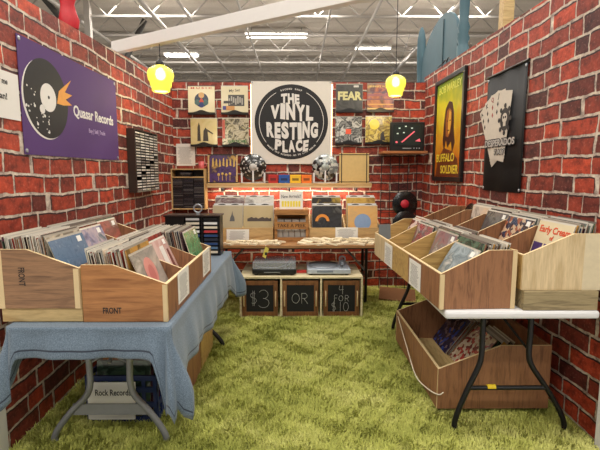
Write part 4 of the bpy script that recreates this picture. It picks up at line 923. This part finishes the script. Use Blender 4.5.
for c in range(5):
    for k in range(21):
        if (c * 7 + k * 5) % 17 == 3: continue
        yl = -CW_ / 2 + .015 + (c + .5) * (CW_ - .03) / 5; zz = .0135 + k * .0253
        o = bpy.data.objects.new('cassette_tape', casm); COL.objects.link(o); o.location = (-1.484 + .008, 4.158 + yl, 1.247 + zz); o.rotation_euler = (0, 0, PI / 2)
        tag(o, 'cassette in the %s column of the dark brown rack on the left wall' % ('nearest', 'second nearest', 'middle', 'second farthest', 'farthest')[c], 'cassette', 'cassettes in column %s of the wall rack' % ('one', 'two', 'three', 'four', 'five')[c])
# purple banner
pb = thing('banner', 'purple banner with a black record and comet flame on the left wall', 'banner', (-1.480, 3.022, 1.525), PI / 2); PW, PH = 1.255, .632
MB().box(-PW / 2, PW / 2, -.0012, .0012, 0, PH).build('fabric', plain('purple_fabric', (84, 52, 112), .7, var=.08, sc=5), pb)
rc_ = (-.375, PH * .525); rad = .228
MB().disc(rc_[0] - .014, rc_[1] - .008, rad, -.0022, -.0012, 48).build('white_edge', PAPER, pb); MB().disc(*rc_, rad, -.0032, -.0022, 48).build('printed_record', plain('print_black', (26, 25, 30), .6), pb)
MB().disc(rc_[0] + .01, rc_[1] + .01, .082, -.0042, -.0032, 32).build('printed_label', PAPER, pb); MB().disc(rc_[0] + .012, rc_[1] + .012, .010, -.0050, -.0042, 16).build('spindle_hole', INK, pb)
MB().disc(rc_[0] - .06, rc_[1] - .065, .026, -.0042, -.0032, 20).build('star', PAPER, pb)
r = random.Random(5)
for k in range(28):
    a = R(r.uniform(165, 275)); q = r.uniform(.1, .225); MB().disc(rc_[0] + q * math.cos(a), rc_[1] + q * math.sin(a), r.choice((.004, .006, .009)), -.0042, -.0032, 8).build('star', PAPER, pb)
MB().extr([(rc_[0] + .10, rc_[1] - .01), (rc_[0] + .13, rc_[1] + .07), (rc_[0] + .285, rc_[1] + .165), (rc_[0] + .20, rc_[1] + .075), (rc_[0] + .29, rc_[1] + .07), (rc_[0] + .205, rc_[1] + .03), (rc_[0] + .28, rc_[1] + .005), (rc_[0] + .18, rc_[1] - .01)], 'y', -.0044, -.0034).build('flame', plain('flame_orange', (232, 160, 70), .6), pb, label='orange flame')
m = MB(); text_into(m, 'Quasar Records', .10, .235, .305, -.0018, .0022, fit=.62); m.build('lettering', PAPER, pb)
m = MB(); text_into(m, 'Buy | Sell | Trade', .042, .255, .195, -.0018, .0002, fit=.26); m.build('small_lettering', plain('lilac_ink', (190, 170, 206), .7), pb)
for x in (-PW / 2 + .02, PW / 2 - .02):
    for z in (.02, PH - .02): MB().lathe([(.005, .0012), (.012, .0012), (.012, .003), (.005, .003)], 14, (x, 0, z), 'y').build('grommet', SILV, pb)
ws = thing('wall_notice', 'white paper notice left of the purple banner', 'notice', (-1.481, 2.255, 1.70), PI / 2)
MB().box(-.13, .13, -.001, .001, 0, .238).build('sheet', PAPER, ws)
m = MB(); text_into(m, 'Follow me', .04, -.035, .185, -.0015, .0008, fit=.15); m.build('lettering', INK, ws); m = MB(); text_into(m, 'Scan!', .045, -.02, .11, -.0015, .0008, fit=.10); m.build('lettering', INK, ws)

# television on a corner shelf, gridwall, hanging record
ts = MB().box(.985, 1.50, 5.02, 5.297, 1.640, 1.668).build('corner_shelf', wood('reddish_shelf', (170, 110, 66), (130, 80, 46), 'x'), None, .002); tag(ts, 'reddish wooden shelf under the small television', 'shelf')
tv = thing('television', 'small black tube television showing a red line, on the corner shelf', 'television', (1.262, 5.03, 1.6685), R(-4))
MB().extr([(-.195, 0), (.195, 0), (.195, .325), (-.195, .325)], 'y', 0, .05).build('front_bezel', BLK, tv, .008)
m = MB(); vs = [(-.185, .05, .005), (.185, .05, .005), (.185, .05, .32), (-.185, .05, .32), (-.12, .20, .03), (.12, .20, .03), (.12, .20, .26), (-.12, .20, .26)]
m._add(vs, [(0, 1, 2, 3), (4, 7, 6, 5), (0, 4, 5, 1), (1, 5, 6, 2), (2, 6, 7, 3), (3, 7, 4, 0)]); m.build('rear_housing', BLK, tv)
MB().box(-.160, .160, -.003, .002, .065, .295).build('screen', plain('screen_dark', (34, 40, 38), .2, var=.5, sc=8, emit=.25), tv)
RG = plain('screen_red', (226, 96, 110), .4, emit=.7)
MB().extr([(-.07, .10), (-.055, .095), (.085, .215), (.075, .225)], 'y', -.005, -.003).build('screen_mark', RG, tv, label='red diagonal line'); MB().extr([(.09, .11), (.15, .105), (.14, .14)], 'y', -.005, -.003).build('screen_mark', RG, tv); MB().disc(-.12, .10, .012, -.005, -.003, 12).build('screen_mark', RG, tv)
WG = plain('screen_white', (200, 214, 206), .4, emit=.5)
for x, z in ((-.1, .25), (-.03, .27), (.04, .25), (-.12, .19), (-.05, .2)): MB().box(x, x + .02, -.005, -.003, z, z + .012).build('screen_mark', WG, tv)
for x in (.08, .11, .14): MB().lathe([(.003, .0), (.007, .0), (.007, .004), (.003, .004)], 10, (x, 0, .03), 'y').build('button', SILV, tv)
MB().box(-.05, .05, -.001, 0, .025, .035).build('badge', SILV, tv)
gw = thing('wire_grid_panel', 'black wire grid panel standing in the right back corner', 'panel', (0, 5.16, .004)); g = MB()
for k in range(5): g.tube([(1.0 + k * .105, 0, 0), (1.0 + k * .105, 0, 1.62)], .0045, 5)
g.build('upright_wires', BLKM, gw); g = MB()
for k in range(13): g.tube([(1.0, -.004, .02 + k * .132), (1.42, -.004, .02 + k * .132)], .0035, 5)
g.build('cross_wires', BLKM, gw)
hr = bare((1.283, 5.125, .90), 0, R(3), 'black record with pink-red label hanging on the wire grid', .152, lab=REDL)
hr2 = bare((1.283, 5.085, .672), 0, R(3), 'bare black record hanging low on the wire grid, half hidden by the bin', .150, lab=plain('grey_label', (96, 98, 100), .5))
for hh, nm in ((1.19, 'upper'), (.96, 'lower')):
    pass
cb = MB().obox((0, 0, 0), Matrix.Rotation(R(-12), 3, 'Z'), .20, .14, .012).build('cardboard_sheet', plain('cardboard_flat', (120, 82, 50), .85)); cb.location = (1.13, 4.75, .05); cb.rotation_euler = (R(14), 0, 0); tag(cb, 'brown cardboard lying on the carpet in the right back corner', 'cardboard')

# right wall pictures (local x runs from far to near)
RZ = R(-88.75)
def rwall(y, z, off=.003): return (RWX(y) - off, y, z)
fp = thing('framed_poster', 'black framed yellow and green poster of a long-haired man', 'poster', rwall(4.46, 1.335), RZ); FW, FH = .80, 1.055
MB().box(-FW / 2 + .02, FW / 2 - .02, -.014, -.002, .02, FH - .02).build('print', None or (lambda: (lambda t: t)(NT('poster_print')))().m, fp)
t = [None]
def poster_mat():
    m = MATS['poster_print']; nt = m.node_tree; b = nt.nodes['Principled BSDF']
    tc = nt.nodes.new('ShaderNodeTexCoord'); sp = nt.nodes.new('ShaderNodeSeparateXYZ'); nt.links.new(tc.outputs['Object'], sp.inputs[0])
    no = nt.nodes.new('ShaderNodeTexNoise'); no.inputs['Scale'].default_value = 7; nt.links.new(tc.outputs['Object'], no.inputs['Vector'])
    a = nt.nodes.new('ShaderNodeMath'); a.operation = 'MULTIPLY_ADD'; nt.links.new(no.outputs[0], a.inputs[0]); a.inputs[1].default_value = .5; nt.links.new(sp.outputs[2], a.inputs[2])
    r = nt.nodes.new('ShaderNodeValToRGB'); nt.links.new(a.outputs[0], r.inputs[0]); cr = r.color_ramp
    st = [(.25, (150, 60, 24)), (.45, (196, 110, 30)), (.75, (214, 160, 40)), (1.0, (206, 196, 50)), (1.25, (120, 150, 50))]
    while len(cr.elements) < 5: cr.elements.new(.5)
    for e, (p, c) in zip(cr.elements, st): e.position = p / 1.5; e.color = lin(c)
    sc = nt.nodes.new('ShaderNodeMath'); sc.operation = 'DIVIDE'; nt.links.new(a.outputs[0], sc.inputs[0]); sc.inputs[1].default_value = 1.5; nt.links.new(sc.outputs[0], r.inputs[0])
    nt.links.new(r.outputs[0], b.inputs['Base Color']); b.inputs['Roughness'].default_value = .25
poster_mat()
f = MB(); fw = .045; f.box(-FW / 2, FW / 2, -.03, 0, 0, fw); f.box(-FW / 2, FW / 2, -.03, 0, FH - fw, FH); f.box(-FW / 2, -FW / 2 + fw, -.03, 0, fw, FH - fw); f.box(FW / 2 - fw, FW / 2, -.03, 0, fw, FH - fw); f.build('frame', BLK, fp, .003)
DKP = plain('poster_dark', (62, 30, 16), .4); MIDP = plain('poster_skin', (150, 84, 30), .4); LTP = plain('poster_light', (214, 160, 60), .4)
hair = [(-.10, .30), (-.14, .42), (-.12, .60), (-.08, .74), (.0, .80), (.09, .78), (.14, .68), (.15, .52), (.19, .38), (.13, .28), (.09, .40), (.0, .34), (-.05, .42)]
MB().extr(hair, 'y', -.0155, -.0142).build('printed_hair', DKP, fp); MB().extr([(-.06, .46), (-.07, .60), (-.04, .71), (.02, .73), (.08, .70), (.09, .58), (.06, .48), (.01, .44)], 'y', -.0168, -.0155).build('printed_face', MIDP, fp)
MB().extr([(.01, .47), (.0, .60), (.03, .71), (.075, .68), (.08, .58), (.055, .49)], 'y', -.0178, -.0168).build('printed_highlight', LTP, fp)
for x in (-.035, .04): MB().box(x, x + .03, -.0186, -.0178, .60, .612).build('printed_eye', DKP, fp)
MB().box(-.015, .045, -.0186, -.0178, .505, .515).build('printed_mouth', DKP, fp)
MB().extr([(-.33, .05), (-.25, .25), (-.10, .34), (.12, .30), (.27, .22), (.32, .05)], 'y', -.0152, -.0142).build('printed_shoulders', plain('poster_brown', (104, 50, 20), .4), fp)
YT = plain('poster_yellow', (228, 200, 60), .5)
m = MB(); text_into(m, 'BOB MARLEY', .10, 0, .935, -.0148, .001, fit=.60); m.build('lettering', plain('poster_lime', (206, 206, 80), .5), fp)
m = MB(); text_into(m, 'BUFFALO', .115, -.06, .235, -.0162, .002, fit=.50); m.build('lettering', YT, fp); m = MB(); text_into(m, 'SOLDIER', .115, .06, .115, -.0162, .002, fit=.48); m.build('lettering', YT, fp)
kb = thing('banner', 'black fabric banner with fanned playing cards on the right wall', 'banner', rwall(3.335, 1.28, .004), RZ); KW, KH = .60, .905
n = 16; m = MB(); vs = []; 
for i in range(n + 1):
    x = -KW / 2 + KW * i / n; y = -.004 - .004 * math.sin(i * .9)
    vs += [(x, y, 0.0), (x, y, KH)]
m._add(vs, [(2 * i, 2 * i + 2, 2 * i + 3, 2 * i + 1) for i in range(n)], 0, True); o = m.build('fabric', plain('black_fabric', (26, 26, 29), .75), kb); s = o.modifiers.new('t', 'SOLIDIFY'); s.thickness = .001
MB().tube([(-KW / 2 - .01, -.006, KH), (KW / 2 + .01, -.006, KH)], .009, 8).build('rod', BLK, kb)
CARD = plain('card_ivory', (206, 196, 182), .6); CINK = plain('card_ink', (40, 36, 38), .6); CRED = plain('card_red', (150, 60, 56), .6)
base = Vector((-.06, .27))
cardlist = [(30, -.02), (17, -.015), (4, -.01), (-9, 0)]
for i, (a, _) in enumerate(cardlist):
    c, sn = math.cos(R(a)), math.sin(R(a)); w, h0, h1 = .115, -.03, .49
    q = lambda u, v: (base.x + u * c - v * sn, base.y + u * sn + v * c)
    y = -.011 - .0016 * i
    MB().extr([q(-w, h0), (q(w, h0)), q(w, h1), q(-w, h1)], 'y', y - .0012, y).build('playing_card', CARD, kb)
    mm = MB(); text_into(mm, 'AKQJ'[i], .05, *q(-w + .03, h1 - .04), y - .0016, .001, R(a))
    for v in (.06, .12): cx, cz = q(-w + .03, h1 - .04 - v); mm.extr([(cx - .013, cz), (cx, cz - .02), (cx + .013, cz), (cx, cz + .022)], 'y', y - .0022, y - .0014)
    mm.build('card_index', CINK if i != 2 else CRED, kb)
y = -.0192
MB().disc(base.x + .10, base.y + .27, .085, y, y + .0012, 28, sx=.8).build('emblem', CINK, kb, label='dark round emblem')
m = MB(); m.disc(base.x + .10, base.y + .28, .036, y - .0014, y, 20); m.box(base.x + .082, base.x + .118, y - .0014, y, base.y + .22, base.y + .25); m.build('emblem_skull', CARD, kb)
m = MB(); [m.disc(base.x + .10 + d, base.y + .285, .010, y - .0024, y - .0014, 10) for d in (-.014, .014)]; m.build('emblem_eyes', CINK, kb)
for k in range(8): a = 2 * PI * k / 8; MB().disc(base.x + .10 + .085 * math.cos(a), base.y + .27 + .10 * math.sin(a), .018, y - .001, y, 10).build('emblem_scroll', CINK, kb)
m = MB(); text_into(m, 'DESPERADOS', .07, -.03, .37, y - .0012, .009, fit=.475); text_into(m, '7 A Y', .05, -.02, .30, y - .0012, .006, fit=.175); m.build('letter_outline', CINK, kb)
m = MB(); text_into(m, 'DESPERADOS', .07, -.03, .37, y - .002, .002, fit=.46); text_into(m, '7 A Y', .05, -.02, .30, y - .002, .001, fit=.16); m.build('lettering', plain('silver_ink', (186, 180, 174), .5), kb)
for x in (-KW / 2 + .02, KW / 2 - .02):
    for z in (.02, KH - .03): MB().lathe([(.005, .007), (.011, .007), (.011, .010), (.005, .010)], 12, (x, 0, z), 'y').build('grommet', SILV, kb)

# ------------------------------------------------------------------ pendant lamps
def glass_mat():
    t = NT('amber_glass'); t.b.inputs['Base Color'].default_value = lin((240, 232, 110)); t.b.inputs['Roughness'].default_value = .15
    t.b.inputs['Alpha'].default_value = .62; t.b.inputs['Emission Color'].default_value = lin((236, 230, 110)); t.b.inputs['Emission Strength'].default_value = .22; return t.m
AMB = glass_mat(); BULB = plain('bulb_glow', (255, 244, 196), .5, emit=14)
def pendant(x, y, z, s, label, top, power):
    t = thing('pendant_lamp', label, 'lamp', (x, y, z)); P = [(.055, 0), (.075, .008), (.080, .045), (.088, .05), (.094, .09), (.103, .095), (.108, .125), (.110, .135), (.108, .165), (.098, .185), (.070, .205), (.05, .215), (.03, .225)]
    m = MB(); m.lathe([(a * s, b * s) for a, b in P], 32); o = m.build('glass_shade', AMB, t); sd = o.modifiers.new('thick', 'SOLIDIFY'); sd.thickness = .003
    m = MB(); m.lathe([(.003 * s, .10 * s), (.03 * s, .11 * s), (.042 * s, .14 * s), (.035 * s, .175 * s), (.015 * s, .20 * s)], 18); m.build('bulb', BULB, t)
    MB().lathe([(.034 * s, .222 * s), (.036 * s, .24 * s), (.02 * s, .262 * s), (.008 * s, .275 * s)], 18).build('cap', BLKM, t)
    MB().tube([(0, 0, .27 * s), (0, 0, top - z)], .004, 6).build('cord', BLKM, t)
    l = bpy.data.lights.new('lamp_light', 'POINT'); l.energy = power; l.color = (1, .86, .55); l.shadow_soft_size = .12; lo = bpy.data.objects.new('lamp_light', l); COL.objects.link(lo); lo.location = (x, y, z - .03)
pendant(-1.16, 3.82, 2.105, 1.0, 'amber glass lamp hanging from the white beam on the left', 2.52, 5)
pendant(1.045, 4.72, 2.225, .98, 'amber glass lamp hanging in the right back corner', 5.8, 5)
w = MB()
for a in ((-.35, .1, .28), (-.28, -.05, .3), (.2, .05, .24), (.12, -.06, .34)): w.tube([(0, 0, 0), (a[0] * .5, a[1], a[2] * .45), (a[0], a[1], a[2])], .0022, 4, smooth=4)
o = w.build('guy_wire', GREYM); o.location = (1.045, 4.72, 2.50); tag(o, 'thin grey wires fanning out above the right amber lamp', 'wire')

# ------------------------------------------------------------------ beyond the right wall
TEAL = plain('teal_paint', (66, 98, 110), .55, var=.15, sc=6)
hb = thing('headboard', 'teal wooden headboard with turned posts rising behind the right wall', 'headboard', (0, 0, 0))
def post(x, y, z0, z1, r, name='post'):
    H_ = z1 - z0; pr_ = [(r, 0), (r, H_ * .72), (r * .8, H_ * .725), (r * 1.1, H_ * .74), (r * .8, H_ * .755), (r * 1.05, H_ * .77), (r * .75, H_ * .785), (r * .85, H_ * .83), (r, H_ * .90), (r * .9, H_ * .955), (r * .6, H_ * .985), (r * .15, H_)]
    MB().lathe(pr_, 20, (x, y, z0)).build(name, TEAL, hb)
post(1.72, 6.22, 0, 3.40, .06); post(1.74, 4.72, 0, 3.80, .06)
y0, y1 = 4.82, 6.16; arcq = [(y0 + (y1 - y0) * i / 24, 2.90 + .36 * max(0, math.sin(PI * (i / 24) ** .8)) ** .6) for i in range(25)]
MB().extr([(y0, .4), (y1, .4)] + arcq[::-1], 'x', 1.715, 1.745).build('panel', TEAL, hb)
MB().extr([(y0 + .45, .45), (y0 + .47, .45), (y0 + .47, 3.19), (y0 + .45, 3.19)], 'x', 1.705, 1.715).build('panel_joint', plain('teal_dark', (46, 74, 82), .6), hb)
wp = MB().box(1.73, 1.82, 3.80, 3.89, 0, 3.4).build('wooden_post', PINE, None, .003); tag(wp, 'raw wooden post rising behind the right wall at the top', 'post')
cc = MB(); cc.tube([(0, 0, .0), (.0, .06, .05), (0, .12, .02), (0, .10, -.0), (0, .16, .05), (.0, .24, .035), (0, .40, .03)], .007, 6, smooth=6); o = cc.build('cable', BLK); o.location = (RWX(4.9) + .02, 4.55, 2.545); tag(o, 'black cable curling along the top of the right wall', 'cable')
rd = thing('red_cloth', 'red cloth hanging above the left wall at the top edge', 'cloth', (-1.72, 3.42, 0))
n = 24; m = MB(); prof = []
vs = []
for j in range(9):
    z = 2.50 + .45 * j / 8; rr_ = .065 - .02 * (j / 8) + .012 * math.sin(j * 1.7)
    for k in range(n): a = 2 * PI * k / n; q = rr_ * (1 + .22 * math.sin(3 * a + j * .3)); vs.append((q * math.cos(a), q * .7 * math.sin(a), z))
m._add(vs, [(j * n + k, j * n + (k + 1) % n, (j + 1) * n + (k + 1) % n, (j + 1) * n + k) for j in range(8) for k in range(n)], 0, True); m.build('cloth', plain('red_satin', (190, 26, 40), .45), rd)
MB().tube([(0, 0, 0), (0, 0, 2.95)], .012, 8).build('pole', GREYM, rd)
# finer parts hang on the part that carries them
HOSTS = {'lettering': ('black_disc', 'end_panel', 'slate', 'fabric', 'print', 'card', 'sheet', 'slat'), 'small_lettering': ('black_disc', 'fabric'), 'ring_line': ('black_disc',), 'printed_lines': ('sheet',), 'heading': ('sheet',),
         'grommet': ('fabric',), 'handle': ('frame', 'cup'), 'chalk_lettering': ('slate',), 'headshell': ('tonearm',), 'knob': ('plinth',), 'badge': ('plinth', 'front_bezel'), 'control_strip': ('plinth',), 'button': ('front_bezel',),
         'screen_mark': ('screen',), 'star': ('printed_record',), 'printed_label': ('printed_record',), 'spindle_hole': ('printed_record',), 'flame': ('printed_record',), 'gold_streak': ('print',), 'gold_mark': ('print',),
         'yellow_block': ('card',), 'half_disc': ('card',), 'printed_mark': ('tag_paper',), 'printed_hair': ('print',), 'printed_face': ('print',), 'printed_highlight': ('print',), 'printed_eye': ('print',), 'printed_mouth': ('print',),
         'printed_shoulders': ('print',), 'edge_strip': ('end_panel',), 'mat': ('platter',), 'sticker': ('crossbar',), 'emblem_skull': ('emblem',), 'emblem_eyes': ('emblem',), 'emblem_scroll': ('emblem',)}
for th in [o for o in COL.objects if o.parent is None and o.type == 'EMPTY' and o.children]:
    kids = list(th.children); by = {}
    for k in kids: by.setdefault(k.name.split('.')[0], k)
    for k in kids:
        for h in HOSTS.get(k.name.split('.')[0], ()):
            if h in by and by[h] is not k: k.parent = by[h]; break
print('LP count', NLP[0])
